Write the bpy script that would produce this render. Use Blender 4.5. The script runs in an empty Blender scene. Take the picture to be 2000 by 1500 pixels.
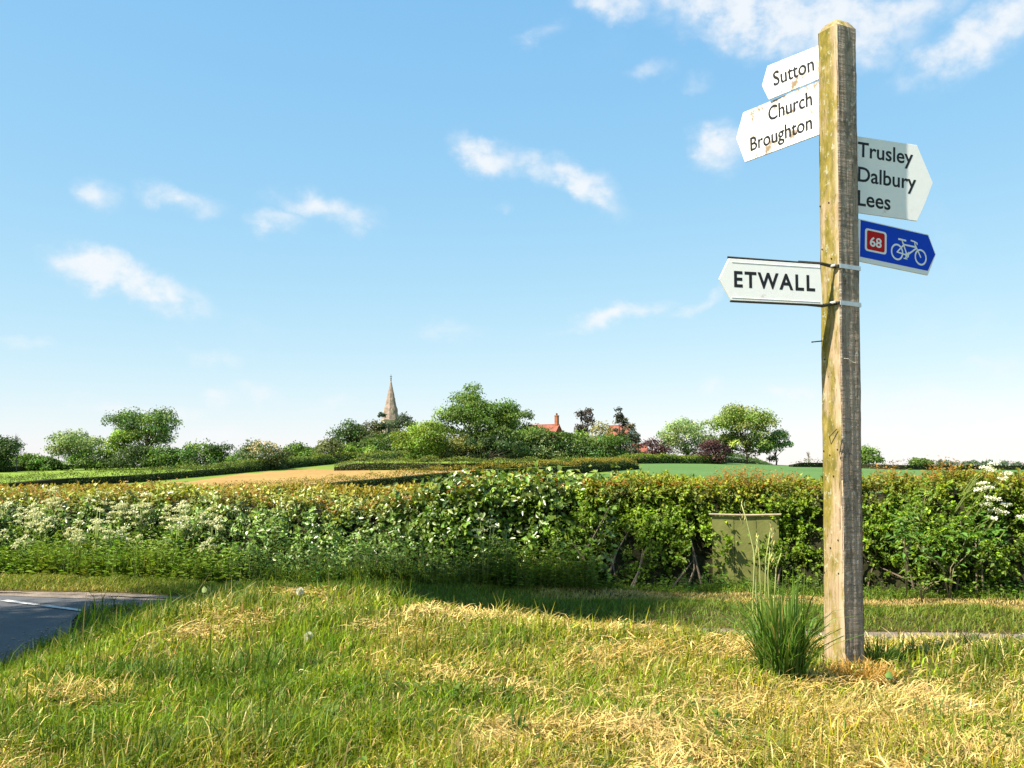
import bpy, bmesh, math, random
import numpy as np
from mathutils import Vector, Matrix
random.seed(7); RNG = np.random.default_rng(7)
SC = bpy.context.scene; COL = SC.collection
F_PX = 1900.0; EYE = 1.0; PITCH = math.atan((917-750)/F_PX)

# ------------------------------------------------------------------ camera
cd = bpy.data.cameras.new('camera'); cam = bpy.data.objects.new('camera', cd); COL.objects.link(cam)
cd.sensor_width = 36; cd.lens = 36*F_PX/2000; cd.clip_start = .05; cd.clip_end = 20000
cam.location = (0, 0, EYE); cam.rotation_euler = (math.pi/2+PITCH, 0, 0)
SC.camera = cam

# ------------------------------------------------------------------ light
SUN_EL = math.radians(50); SUN_AZ = math.radians(29)      # from the left, a little on the camera's side
SUN = Vector((-math.cos(SUN_AZ)*math.cos(SUN_EL), -math.sin(SUN_AZ)*math.cos(SUN_EL), math.sin(SUN_EL)))
ld = bpy.data.lights.new('sun', 'SUN'); sun = bpy.data.objects.new('sun', ld); COL.objects.link(sun)
ld.energy = 5.0; ld.angle = math.radians(.53); ld.color = (1, .93, .80)
sun.rotation_euler = SUN.to_track_quat('Z', 'Y').to_euler()
SC.view_settings.view_transform = 'Standard'; SC.view_settings.look = 'None'
SC.view_settings.exposure = 1.2; SC.view_settings.gamma = 1
SC.view_settings.use_curve_mapping = False

# ------------------------------------------------------------------ projection helpers (photo pixels, 2000 x 1500)
cp, sp = math.cos(PITCH), math.sin(PITCH)
def ray(u, v):
    x = (u-1000)/F_PX; y = (750-v)/F_PX
    return Vector((x, cp-y*sp, sp+y*cp))
def P(u, v, Y):
    r = ray(u, v); return Vector((0, 0, EYE))+r*(Y/r.y)

# ------------------------------------------------------------------ noise
def smooth(a, b, x):
    t = np.clip((np.asarray(x, float)-a)/(b-a), 0, 1); return t*t*(3-2*t)
_lat = np.random.default_rng(3).random((256, 256))
def vnoise(x, y):
    x = np.asarray(x, float); y = np.asarray(y, float)
    xi = np.floor(x).astype(int); yi = np.floor(y).astype(int); fx = x-xi; fy = y-yi
    fx = fx*fx*(3-2*fx); fy = fy*fy*(3-2*fy)
    g = lambda i, j: _lat[i & 255, j & 255]
    return (g(xi, yi)*(1-fx)+g(xi+1, yi)*fx)*(1-fy)+(g(xi, yi+1)*(1-fx)+g(xi+1, yi+1)*fx)*fy
def fbm(x, y, o=4):
    s = 0; a = .5; t = 0
    for k in range(o):
        s = s+a*vnoise(np.asarray(x)*2**k+17*k, np.asarray(y)*2**k+31*k); t += a; a *= .5
    return s/t

# ------------------------------------------------------------------ terrain
LANE_FAR = [(-16, 13.3), (-9, 12.5), (-6.4, 12.2), (-4.8, 12.0), (-2, 10.95), (1, 9.55), (2.4, 9.2), (3.35, 9.15), (4.5, 9.05), (9, 8.3), (16, 7.0)]
ISLE = [(-3.9, -6), (-3.9, 5), (-3.92, 7.4), (-4.05, 9.1), (-4.5, 10.2), (-4.45, 10.7), (-3.8, 10.75), (-1.8, 9.9), (1.75, 8.3), (4.5, 8.0), (9, 7.0), (16, 5.3), (16, -6)]
ROAD = LANE_FAR+[(16, 5.3), (9, 7.0), (4.5, 8.0), (1.75, 8.3), (-1.8, 9.9), (-3.8, 10.75), (-4.45, 10.7), (-4.5, 10.2), (-4.05, 9.1), (-3.92, 7.4), (-3.9, 5), (-3.9, -6), (-9.5, -6), (-9.5, 7.5), (-10.5, 9.2), (-12.5, 10.2), (-16, 10.8)]
def inside(poly, X, Y):
    X = np.asarray(X, float); Y = np.asarray(Y, float); c = np.zeros(X.shape, bool); n = len(poly)
    for i in range(n):
        x1, y1 = poly[i]; x2, y2 = poly[(i+1) % n]
        if y1 == y2: continue
        m = ((y1 > Y) != (y2 > Y)) & (X < (x2-x1)*(Y-y1)/(y2-y1)+x1)
        c ^= m
    return c
def edist(poly, X, Y):
    X = np.asarray(X, float); Y = np.asarray(Y, float); d = np.full(X.shape, 1e9); n = len(poly)
    for i in range(n):
        x1, y1 = poly[i]; x2, y2 = poly[(i+1) % n]; dx, dy = x2-x1, y2-y1
        t = np.clip(((X-x1)*dx+(Y-y1)*dy)/(dx*dx+dy*dy+1e-9), 0, 1)
        d = np.minimum(d, np.hypot(X-x1-t*dx, Y-y1-t*dy))
    return d
FK = [-50, 14, 20, 40, 70, 100, 150, 200, 400, 1000, 4000]
FV = [-.45, -.45, -.5, -1.2, -1.7, -1.2, .1, .9, 1.0, .6, .6]
HK = [0, 100, 150, 200, 280, 400, 700, 1000, 4000]
HV = [0, 0, .9, 2.5, 4.0, 5.4, 2, 0, 0]
def zt(X, Y):
    X = np.asarray(X, float); Y = np.asarray(Y, float)
    s = np.clip(58+.2*(Y-200), 40, 300)
    z = np.interp(Y, FK, FV)+np.exp(-(X/s)**2)*np.interp(Y, HK, HV)
    near = (Y < 16) & (np.abs(X) < 17)
    if near.any():
        d = np.where(inside(ISLE, X, Y), edist(ISLE, X, Y), 0)
        isle = np.where(d > 0, -.05+.555*smooth(0, 2.0+1.0*smooth(-1.6, .4, X), d)-.015*smooth(.9, 1.7, X)*smooth(.5, 2, d)-.105*np.exp(-((X-1.80)**2/.5+(Y-4.75)**2/.55))+smooth(.2, 1, d)*(fbm(X*.8, Y*.8)-.5)*.10, 0)
        rd = inside(ROAD, X, Y)
        bump = smooth(0, .6, edist(ROAD, X, Y))*(fbm(X*1.1+9, Y*1.1)-.5)*.12
        zz = np.where(rd, -.53, np.where(d > 0, -.45+isle, -.48+.05*smooth(0, .5, edist(ROAD, X, Y))+bump))
        w = smooth(13.5, 16, Y)
        z = np.where(near, zz*(1-w)+z*w, z)
    return z
def z1(x, y): return float(zt(np.array([x]), np.array([y]))[0])
def G(u, v, y0=20, y1=1500):
    r = ray(u, v); prev = y0
    ys = np.geomspace(y0, y1, 900); xs = r.x/r.y*ys; zr = EYE+r.z/r.y*ys; h = zr-zt(xs, ys)
    k = np.argmax(h < 0)
    if h[k] >= 0: k = len(ys)-1
    return float(xs[k]), float(ys[k])

# ------------------------------------------------------------------ object helpers
def tag(o, label=None, cat=None, group=None, kind=None):
    if label: o['label'] = label
    if cat: o['category'] = cat
    if group: o['group'] = group
    if kind: o['kind'] = kind
    return o
def empty(name, loc, label, cat, group=None):
    o = bpy.data.objects.new(name, None); COL.objects.link(o); o.location = loc; o.empty_display_size = .2
    return tag(o, label, cat, group)
def link(name, me, mats, parent=None):
    o = bpy.data.objects.new(name, me); COL.objects.link(o)
    for m in (mats if isinstance(mats, (list, tuple)) else [mats]): me.materials.append(m)
    if parent: o.parent = parent
    return o
def mesh_np(name, V, Fc, col=None, smooth_=False):
    """V (n,3), Fc (m,k) faces of one size."""
    me = bpy.data.meshes.new(name); V = np.ascontiguousarray(V, np.float32); Fc = np.ascontiguousarray(Fc, np.int32)
    n, m, k = len(V), len(Fc), Fc.shape[1]
    me.vertices.add(n); me.vertices.foreach_set('co', V.ravel())
    me.loops.add(m*k); me.loops.foreach_set('vertex_index', Fc.ravel())
    me.polygons.add(m); me.polygons.foreach_set('loop_start', np.arange(0, m*k, k, dtype=np.int32))
    if smooth_: me.polygons.foreach_set('use_smooth', np.ones(m, bool))
    if col is not None:
        a = me.color_attributes.new('Col', 'FLOAT_COLOR', 'POINT')
        c = np.ones((n, 4), np.float32); c[:, :3] = col; a.data.foreach_set('color', c.ravel())
    me.update(calc_edges=True); me.validate()
    return me
class MB:
    def __init__(s): s.v = []; s.f = []
    def add(s, V, Fs):
        o = len(s.v); s.v += [tuple(p) for p in V]; s.f += [tuple(i+o for i in f) for f in Fs]; return s
    def box(s, x0, x1, y0, y1, z0, z1, M=None):
        V = [Vector((x, y, z)) for z in (z0, z1) for y in (y0, y1) for x in (x0, x1)]
        if M: V = [M @ p for p in V]
        return s.add(V, [(0, 2, 3, 1), (4, 5, 7, 6), (0, 1, 5, 4), (2, 6, 7, 3), (0, 4, 6, 2), (1, 3, 7, 5)])
    def tube(s, pts, rad, n=6, cap=True):
        pts = [Vector(p) for p in pts]; rad = rad if isinstance(rad, (list, tuple)) else [rad]*len(pts)
        V = []; a = None
        for i, p in enumerate(pts):
            d = (pts[min(i+1, len(pts)-1)]-pts[max(i-1, 0)]).normalized()
            if a is None: a = d.orthogonal().normalized()
            a = (a-d*a.dot(d)).normalized(); b = d.cross(a)
            for k in range(n):
                t = 2*math.pi*k/n; V.append(p+(a*math.cos(t)+b*math.sin(t))*rad[i])
        Fs = [(i*n+k, i*n+(k+1) % n, (i+1)*n+(k+1) % n, (i+1)*n+k) for i in range(len(pts)-1) for k in range(n)]
        if cap: Fs += [tuple(range(n))[::-1], tuple((len(pts)-1)*n+k for k in range(n))]
        return s.add(V, Fs)
    def prism(s, poly, y0, y1, M=None):
        """poly in (x, z), extruded along y"""
        n = len(poly); V = [Vector((x, y, z)) for y in (y0, y1) for x, z in poly]
        if M: V = [M @ p for p in V]
        return s.add(V, [tuple(range(n)), tuple(range(2*n-1, n-1, -1))]+[(i, i+n, (i+1) % n+n, (i+1) % n) for i in range(n)])
    def mesh(s, name, sm=False):
        me = bpy.data.meshes.new(name); me.from_pydata(s.v, [], s.f); me.validate()
        bm = bmesh.new(); bm.from_mesh(me); bmesh.ops.recalc_face_normals(bm, faces=bm.faces); bm.to_mesh(me); bm.free()
        if sm:
            for p in me.polygons: p.use_smooth = True
        return me
    def build(s, name, mats, parent=None, sm=False): return link(name, s.mesh(name, sm), mats, parent)

# leaves: folded diamonds
def unit(a): return a/np.maximum(np.linalg.norm(a, axis=1, keepdims=True), 1e-9)
def leaf_arrays(Pb, D, N, L, W, col, fold=.25, off=0):
    n = len(Pb); D = unit(D); N = unit(N-D*np.sum(N*D, axis=1, keepdims=True)); S = np.cross(D, N)
    L = np.broadcast_to(L, n)[:, None]; W = np.broadcast_to(W, n)[:, None]
    a = Pb; t = Pb+D*L-N*L*.12; m = Pb+D*L*.45
    l = m+S*W*.5+N*W*fold; r = m-S*W*.5+N*W*fold
    V = np.stack([a, r, t, l], 1).reshape(-1, 3)
    i = np.arange(n)[:, None]*4+off
    Fc = np.concatenate([i+np.array([[0, 1, 2]]), i+np.array([[0, 2, 3]])], 1).reshape(-1, 3)
    return V, Fc, np.repeat(col, 4, axis=0)
def rnd3(n): return unit(RNG.normal(size=(n, 3)))
def vary(base, n, amt=.25, hue=.12):
    c = np.asarray(base, float)
    if c.ndim == 1: c = np.broadcast_to(c, (n, 3))
    k = np.exp(RNG.normal(0, amt, (n, 1))); h = 1+RNG.normal(0, hue, (n, 3))*np.array([1, .4, .6])
    return np.clip(c*k*h, .004, .9)
# blades: bent strips of five or seven vertices
def blades(Pb, lean, H, W, bend, col, segs=2):
    n = len(Pb); lean = lean.copy(); lean[:, 2] = 0; lean = unit(lean); side = np.stack([-lean[:, 1], lean[:, 0], 0*lean[:, 0]], 1)
    a = RNG.uniform(0, 2*math.pi, n)[:, None]; side = side*np.cos(a)+lean*np.sin(a)*.9
    H = np.broadcast_to(H, n)[:, None]; W = np.broadcast_to(W, n)[:, None]; bend = np.broadcast_to(bend, n)[:, None]
    rows = []
    up = np.array([[0, 0, 1.]])
    for k in range(segs):
        t = k/segs; ang = bend*t; p = Pb+up*H*t*(1-.42*np.sin(np.clip(ang, 0, 1.5)))+lean*H*t*np.sin(ang)*.9
        w = W*(1-.45*t); rows += [p-side*w*.5, p+side*w*.5]
    ang = bend; tip = Pb+up*H*(1-.55*np.sin(np.clip(ang, 0, 1.57)))+lean*H*np.sin(np.clip(ang, 0, 1.57))*.95
    rows.append(tip); q = len(rows); V = np.stack(rows, 1).reshape(-1, 3); i = np.arange(n)[:, None]*q; Fs = []
    for k in range(segs-1): Fs += [[2*k, 2*k+1, 2*k+3], [2*k, 2*k+3, 2*k+2]]
    Fs.append([2*segs-2, 2*segs-1, 2*segs])
    Fc = np.concatenate([i+np.array([f]) for f in Fs], 1).reshape(-1, 3)
    C = np.repeat(col, q, axis=0)
    return V, Fc, C
def joinarr(L):
    o = 0; Vs, Fs, Cs = [], [], []
    for V, Fc, C in L: Vs.append(V); Fs.append(Fc+o); Cs.append(C); o += len(V)
    return np.concatenate(Vs), np.concatenate(Fs), np.concatenate(Cs)

# ------------------------------------------------------------------ materials
def nodes(name):
    m = bpy.data.materials.new(name); m.use_nodes = True; nt = m.node_tree; b = nt.nodes['Principled BSDF']
    return m, nt, b
def plain(name, col, rough=.7, spec=.3, metal=0, noise=0, nscale=20, bump=0, bscale=60):
    m, nt, b = nodes(name); b.inputs['Roughness'].default_value = rough; b.inputs['Metallic'].default_value = metal
    b.inputs['Specular IOR Level'].default_value = spec; b.inputs['Base Color'].default_value = (*col, 1)
    tc = nt.nodes.new('ShaderNodeTexCoord')
    if noise:
        n = nt.nodes.new('ShaderNodeTexNoise'); n.inputs['Scale'].default_value = nscale; n.inputs['Detail'].default_value = 6
        nt.links.new(tc.outputs['Object'], n.inputs['Vector'])
        r = nt.nodes.new('ShaderNodeMapRange'); r.inputs['From Min'].default_value = .3; r.inputs['From Max'].default_value = .7
        r.inputs['To Min'].default_value = 1-noise; r.inputs['To Max'].default_value = 1+noise
        nt.links.new(n.outputs['Fac'], r.inputs['Value'])
        x = nt.nodes.new('ShaderNodeVectorMath'); x.operation = 'SCALE'; x.inputs[0].default_value = col
        nt.links.new(r.outputs[0], x.inputs['Scale']); nt.links.new(x.outputs[0], b.inputs['Base Color'])
    if bump:
        n = nt.nodes.new('ShaderNodeTexNoise'); n.inputs['Scale'].default_value = bscale; n.inputs['Detail'].default_value = 5
        nt.links.new(tc.outputs['Object'], n.inputs['Vector'])
        bp = nt.nodes.new('ShaderNodeBump'); bp.inputs['Strength'].default_value = bump; bp.inputs['Distance'].default_value = .01
        nt.links.new(n.outputs['Fac'], bp.inputs['Height']); nt.links.new(bp.outputs[0], b.inputs['Normal'])
    return m
def leafmat(name, trans=.35, rough=.5, spec=.3):
    m, nt, b = nodes(name); b.inputs['Roughness'].default_value = rough; b.inputs['Specular IOR Level'].default_value = spec
    a = nt.nodes.new('ShaderNodeVertexColor'); a.layer_name = 'Col'
    t = nt.nodes.new('ShaderNodeBsdfTranslucent'); mx = nt.nodes.new('ShaderNodeMixShader'); mx.inputs[0].default_value = trans
    g = nt.nodes.new('ShaderNodeMix'); g.data_type = 'RGBA'; g.blend_type = 'MULTIPLY'; g.inputs[0].default_value = 1
    g.inputs[7].default_value = (1.25, 1.3, .6, 1)
    nt.links.new(a.outputs[0], b.inputs['Base Color']); nt.links.new(a.outputs[0], g.inputs[6]); nt.links.new(g.outputs[2], t.inputs[0])
    nt.links.new(b.outputs[0], mx.inputs[1]); nt.links.new(t.outputs[0], mx.inputs[2])
    nt.links.new(mx.outputs[0], nt.nodes['Material Output'].inputs[0])
    return m
M_LEAF = leafmat('leaf'); M_GLOSS = leafmat('glossy_leaf', .22, .34, .6); M_GRASS = leafmat('grass_blade', .35, .55, .25); M_HAY = leafmat('dry_grass', .2, .7, .2)
M_FLOWER = leafmat('white_flower', .3, .7, .1)
M_BARK = plain('bark', (.09, .07, .05), .9, .1, noise=.35, nscale=9)
M_CORE = plain('shaded_hedge_core', (.030, .030, .014), .95, .05, noise=.5, nscale=14, bump=.8, bscale=25)  # solid hedge cores: the shade inside is put into this dark colour
M_STEMG = plain('green_stem', (.22, .27, .07), .6, .3, noise=.2)
M_WHITE = plain('white_sign_enamel', (.80, .80, .79), .35, .4)
M_BLACK = plain('black_lettering', (.012, .012, .014), .5, .3)

# ================================================================== world: sky with clouds
def build_world():
    w = bpy.data.worlds.new('World'); SC.world = w; w.use_nodes = True; nt = w.node_tree; N = nt.nodes; Lk = nt.links
    bg = N['Background']; bg.inputs['Strength'].default_value = .10
    sky = N.new('ShaderNodeTexSky'); sky.sky_type = 'NISHITA'; sky.sun_disc = False
    sky.sun_elevation = SUN_EL; sky.sun_rotation = math.atan2(SUN.x, SUN.y); sky.air_density = 1.0; sky.dust_density = .25; sky.ozone_density = 1.3
    tc = N.new('ShaderNodeTexCoord'); sx = N.new('ShaderNodeSeparateXYZ'); Lk.new(tc.outputs['Generated'], sx.inputs[0])
    def math_(op, a, b=None, c=None):
        n = N.new('ShaderNodeMath'); n.operation = op
        for i, v in enumerate((a, b, c)):
            if v is None: continue
            if isinstance(v, (int, float)): n.inputs[i].default_value = v
            else: Lk.new(v, n.inputs[i])
        return n.outputs[0]
    az = math_('ARCTAN2', sx.outputs[0], sx.outputs[1]); el = math_('ARCSINE', sx.outputs[2])
    cb = N.new('ShaderNodeCombineXYZ'); Lk.new(az, cb.inputs[0]); Lk.new(el, cb.inputs[1])
    def noise(scale, detail, rough, vec, dist=0, dims='3D'):
        n = N.new('ShaderNodeTexNoise'); n.inputs['Scale'].default_value = scale; n.inputs['Detail'].default_value = detail
        n.inputs['Roughness'].default_value = rough; n.inputs['Distortion'].default_value = dist; Lk.new(vec, n.inputs['Vector']); return n
    st = N.new('ShaderNodeMapping'); st.inputs['Scale'].default_value = (1, 1.25, 1); Lk.new(cb.outputs[0], st.inputs[0])
    n1 = noise(16, 8, .58, st.outputs[0], .15); n2 = noise(48, 5, .55, st.outputs[0], .1)
    # domain warp of the cloud masks
    wv = N.new('ShaderNodeVectorMath'); wv.operation = 'SUBTRACT'; Lk.new(n1.outputs['Color'], wv.inputs[0]); wv.inputs[1].default_value = (.5, .5, .5)
    ws = N.new('ShaderNodeVectorMath'); ws.operation = 'SCALE'; ws.inputs['Scale'].default_value = .055; Lk.new(wv.outputs[0], ws.inputs[0])
    wp = N.new('ShaderNodeVectorMath'); wp.operation = 'ADD'; Lk.new(cb.outputs[0], wp.inputs[0]); Lk.new(ws.outputs[0], wp.inputs[1])
    acc = None
    for (u, v, a, b, rot, s) in CLOUDS:
        d = ray(u, v).normalized(); A = math.atan2(d.x, d.y); E = math.asin(d.z); k = 1/F_PX
        mp = N.new('ShaderNodeMapping'); mp.vector_type = 'TEXTURE'; mp.inputs['Location'].default_value = (A, E, 0)
        mp.inputs['Rotation'].default_value = (0, 0, -math.radians(rot)); mp.inputs['Scale'].default_value = (a*k*1.35, b*k*1.35, 1); Lk.new(wp.outputs[0], mp.inputs[0])
        ln = N.new('ShaderNodeVectorMath'); ln.operation = 'LENGTH'; Lk.new(mp.outputs[0], ln.inputs[0])
        mr = N.new('ShaderNodeMapRange'); mr.interpolation_type = 'SMOOTHSTEP'; mr.inputs['From Min'].default_value = 1.15; mr.inputs['From Max'].default_value = .05
        mr.inputs['To Max'].default_value = s; Lk.new(ln.outputs['Value'], mr.inputs['Value'])
        acc = mr.outputs[0] if acc is None else math_('MAXIMUM', acc, mr.outputs[0])
    # other clouds of the same sparse kind all round the sky
    n3 = noise(3.2, 7, .6, tc.outputs['Generated'], .4)
    g = N.new('ShaderNodeMapRange'); g.inputs['From Min'].default_value = .60; g.inputs['From Max'].default_value = .85; g.inputs['To Max'].default_value = .55; Lk.new(n3.outputs['Fac'], g.inputs['Value'])
    acc = math_('MAXIMUM', acc, g.outputs[0])
    nn = math_('ADD', math_('MULTIPLY', n1.outputs['Fac'], .58), math_('MULTIPLY', n2.outputs['Fac'], .42))
    den = math_('MULTIPLY', acc, math_('MULTIPLY_ADD', math_('SUBTRACT', nn, .5), 4.2, 1.0))
    dm = N.new('ShaderNodeMapRange'); dm.interpolation_type = 'SMOOTHSTEP'; dm.inputs['From Min'].default_value = .04; dm.inputs['From Max'].default_value = 1.05
    dm.inputs['To Max'].default_value = .88; Lk.new(den, dm.inputs['Value'])
    sr = N.new('ShaderNodeSeparateColor'); Lk.new(sky.outputs[0], sr.inputs[0]); cr = N.new('ShaderNodeCombineColor')
    for i, (t, p, k) in enumerate(SKY_CURVE): Lk.new(math_('MULTIPLY', math_('POWER', math_('MULTIPLY', sr.outputs[i], t), p), k), cr.inputs[i])
    mx = N.new('ShaderNodeMix'); mx.data_type = 'RGBA'; Lk.new(dm.outputs[0], mx.inputs[0]); Lk.new(cr.outputs[0], mx.inputs[6])
    mx.inputs[7].default_value = CLOUD_COL
    Lk.new(mx.outputs[2], bg.inputs['Color'])
SKY_CURVE = [(.184, .80, 3.60), (.207, .46, 3.62), (.207, .18, 4.12)]; CLOUD_COL = (4.15, 4.25, 4.35, 1)
CLOUDS = [(250, 548, 150, 38, 14, 1), (200, 520, 60, 35, 10, 1), (330, 572, 70, 22, 8, .8), (190, 388, 40, 30, 20, .6), (345, 395, 90, 28, 5, .65), (305, 385, 40, 25, 0, .6),
          (620, 410, 110, 32, 12, .65), (545, 440, 60, 25, 5, .55), (690, 430, 60, 25, 5, .5), (950, 305, 80, 36, 14, .8), (1050, 335, 70, 30, 25, .55), (1140, 365, 90, 34, 28, .8), (975, 403, 28, 14, 0, .35),
          (1400, 285, 55, 48, 30, .9), (1270, 138, 60, 20, 0, .4), (1050, 75, 65, 18, -18, .4), (1215, 608, 110, 20, -10, .65), (1360, 595, 90, 14, -14, .5), (1120, 636, 50, 12, -8, .4),
          (1500, 40, 230, 60, 14, .95), (1640, 60, 150, 75, 10, .9), (1200, 8, 90, 30, 8, .7), (1930, 60, 170, 48, -24, .8), (1760, 20, 120, 40, 0, .7), (1365, 160, 40, 20, 0, .3),
          (1545, 765, 55, 26, 5, .6), (1390, 760, 35, 22, 0, .4), (1850, 800, 260, 60, 0, .6), (1800, 860, 300, 50, 0, .6), (1940, 715, 60, 22, 0, .4), (410, 688, 75, 20, 10, .42), (45, 665, 55, 16, 0, .45), (290, 805, 110, 20, 0, .7),
          (430, 850, 80, 20, 0, .6), (500, 770, 60, 24, 10, .5), (880, 640, 80, 30, 0, .32), (430, 775, 40, 20, 0, .5), (1450, 870, 160, 40, 0, .5), (650, 790, 60, 20, 0, .3)]
build_world()

# ================================================================== ground
def grid_faces(nx, ny):
    i = np.arange(nx-1)[None, :]; j = np.arange(ny-1)[:, None]; a = j*nx+i
    return np.stack([a, a+1, a+nx+1, a+nx], -1).reshape(-1, 4)
def groundmat(name, c1, c2, c3, s1, s2, bump=.5, rough=.95):
    m, nt, b = nodes(name); b.inputs['Roughness'].default_value = rough; b.inputs['Specular IOR Level'].default_value = .1
    tc = nt.nodes.new('ShaderNodeTexCoord')
    def nz(s, d=8):
        n = nt.nodes.new('ShaderNodeTexNoise'); n.inputs['Scale'].default_value = s; n.inputs['Detail'].default_value = d; n.inputs['Roughness'].default_value = .65
        nt.links.new(tc.outputs['Object'], n.inputs['Vector']); return n
    a, c = nz(s1), nz(s2)
    r = nt.nodes.new('ShaderNodeValToRGB'); r.color_ramp.elements[0].position = .35; r.color_ramp.elements[0].color = (*c1, 1)
    r.color_ramp.elements[1].position = .68; r.color_ramp.elements[1].color = (*c3, 1); e = r.color_ramp.elements.new(.5); e.color = (*c2, 1)
    mm = nt.nodes.new('ShaderNodeMath'); mm.operation = 'MULTIPLY_ADD'; mm.inputs[1].default_value = .5
    m2 = nt.nodes.new('ShaderNodeMath'); m2.operation = 'MULTIPLY'; m2.inputs[1].default_value = .5
    nt.links.new(c.outputs['Fac'], m2.inputs[0]); nt.links.new(a.outputs['Fac'], mm.inputs[0]); nt.links.new(m2.outputs[0], mm.inputs[2])
    nt.links.new(mm.outputs[0], r.inputs[0]); nt.links.new(r.outputs[0], b.inputs['Base Color'])
    bp = nt.nodes.new('ShaderNodeBump'); bp.inputs['Strength'].default_value = bump; bp.inputs['Distance'].default_value = .03
    nt.links.new(c.outputs['Fac'], bp.inputs['Height']); nt.links.new(bp.outputs[0], b.inputs['Normal'])
    return m
M_SOIL = groundmat('verge_soil', (.035, .035, .012), (.07, .06, .02), (.12, .09, .03), 1.3, 40)
M_PASTURE = groundmat('pasture', (.10, .16, .025), (.15, .21, .03), (.19, .23, .04), .05, 1.5, .3)
M_TAN = groundmat('ripe_field', (.25, .145, .05), (.33, .205, .068), (.42, .27, .095), .045, 1.2, .5)
M_CROP = groundmat('green_crop', (.065, .125, .035), (.085, .16, .045), (.12, .19, .055), .03, 1.5, .4)
M_ASPH = groundmat('asphalt', (.085, .086, .092), (.12, .12, .123), (.20, .19, .175), 1.2, 110, .6, .85)
M_GRIT = groundmat('roadside_grit', (.12, .10, .08), (.28, .22, .17), (.42, .34, .27), 3, 90, .8)

xs = np.arange(-17, 17.01, .11); ys = np.arange(-6, 16.01, .11); X, Y = np.meshgrid(xs, ys)
me = mesh_np('ground', np.stack([X, Y, zt(X, Y)], -1).reshape(-1, 3), grid_faces(len(xs), len(ys)), smooth_=True)
tag(link('verge', me, M_SOIL), kind='structure')
yy = np.concatenate([np.arange(16, 60, 1.0), np.arange(60, 300, 2.0), np.geomspace(300, 6000, 50)])
xx = np.concatenate([-np.geomspace(5000, 160, 30), np.arange(-158, 158.1, 2.0), np.geomspace(160, 5000, 30)])
X, Y = np.meshgrid(xx, yy); V = np.stack([X, Y, zt(X, Y)], -1).reshape(-1, 3); Fc = grid_faces(len(xx), len(yy))
cx = V[Fc].mean(1); own = np.zeros(len(Fc), int)
def pix_poly(pts): return [G(u, v) for u, v in pts]
FIELD = {1: pix_poly([(270, 966), (560, 966), (700, 946), (860, 930), (1010, 921), (1010, 917), (870, 919), (660, 919), (600, 915), (520, 922), (430, 931), (330, 944)]),
         2: pix_poly([(-250, 985), (-250, 925), (0, 921), (200, 914), (450, 905), (640, 899), (640, 908), (430, 926), (250, 940), (0, 962)]),
         3: pix_poly([(1000, 985), (1140, 935), (1245, 912), (1245, 907), (1500, 904.5), (1750, 914), (2000, 918), (2500, 919), (2500, 990)])}
for k, pl in FIELD.items(): own[inside(pl, cx[:, 0], cx[:, 1])] = k
for k, (nm, mt) in enumerate([('pasture', M_PASTURE), ('ripe_field', M_TAN), ('grass_field', groundmat('lime_grass', (.13, .20, .025), (.17, .25, .03), (.22, .28, .04), .05, 1.5, .3)), ('crop_field', M_CROP)]):
    f = Fc[own == k]
    if not len(f): continue
    us, inv = np.unique(f, return_inverse=True)
    tag(link(nm, mesh_np(nm, V[us], inv.reshape(-1, 4), smooth_=True), mt), kind='structure')
# side aprons so that the ground runs on beside and behind the camera
ap = MB()
ap.add([(-5000, -3000, -.45), (-17, -3000, -.45), (-17, 16, -.45), (-5000, 16, -.45)], [(0, 1, 2, 3)])
ap.add([(17, -3000, -.45), (5000, -3000, -.45), (5000, 16, -.45), (17, 16, -.45)], [(0, 1, 2, 3)])
ap.add([(-17, -3000, -.45), (17, -3000, -.45), (17, -6, -.1), (-17, -6, -.53)], [(0, 1, 2, 3)])
tag(ap.build('grassland', M_PASTURE), kind='structure')

def sheet(name, poly, z, mat, parent=None):
    bm = bmesh.new(); vs = [bm.verts.new((x, y, z)) for x, y in poly]
    es = [bm.edges.new((vs[i], vs[(i+1) % len(vs)])) for i in range(len(vs))]
    bmesh.ops.triangle_fill(bm, use_beauty=True, edges=es); bmesh.ops.recalc_face_normals(bm, faces=bm.faces)
    for f in bm.faces:
        if f.normal.z < 0: f.normal_flip()
    me = bpy.data.meshes.new(name); bm.to_mesh(me); bm.free(); return link(name, me, mat, parent)
def dens(poly, step=.25, amp=0):
    o = []; n = len(poly)
    for i in range(n):
        a = Vector((*poly[i], 0)); b = Vector((*poly[(i+1) % n], 0)); k = max(1, int((b-a).length/step))
        for j in range(k): p = a.lerp(b, j/k); o.append((p.x+random.uniform(-amp, amp), p.y+random.uniform(-amp, amp)))
    return o
road = tag(sheet('road', dens(ROAD, .3, .03), -.5, M_ASPH), kind='structure')
# pale grit along the road edges
def ribbon(name, line, w0, w1, z, mat, side, parent=None, kind='structure'):
    pts = dens(line+[line[-1]], .2)[:-1]; V, Fs = [], []
    for i, p in enumerate(pts):
        a = Vector((*pts[max(i-1, 0)], 0)); b = Vector((*pts[min(i+1, len(pts)-1)], 0)); d = (b-a)
        if d.length < 1e-6: d = Vector((1, 0, 0))
        d.normalize(); n = Vector((-d.y, d.x, 0))*side
        k0 = w0; k1 = w1*(.3+1.2*float(fbm(p[0]*1.4, p[1]*1.4)))
        V += [Vector((*p, z))-n*k0, Vector((*p, z))+n*k1]
        if i: Fs.append((2*i-2, 2*i-1, 2*i+1, 2*i))
    m = MB(); m.add(V, Fs); o = m.build(name, mat, parent)
    if kind: o['kind'] = kind
    return o
ribbon('roadside_grit', LANE_FAR[1:-1], .05, .30, -.496, M_GRIT, -1)
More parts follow.
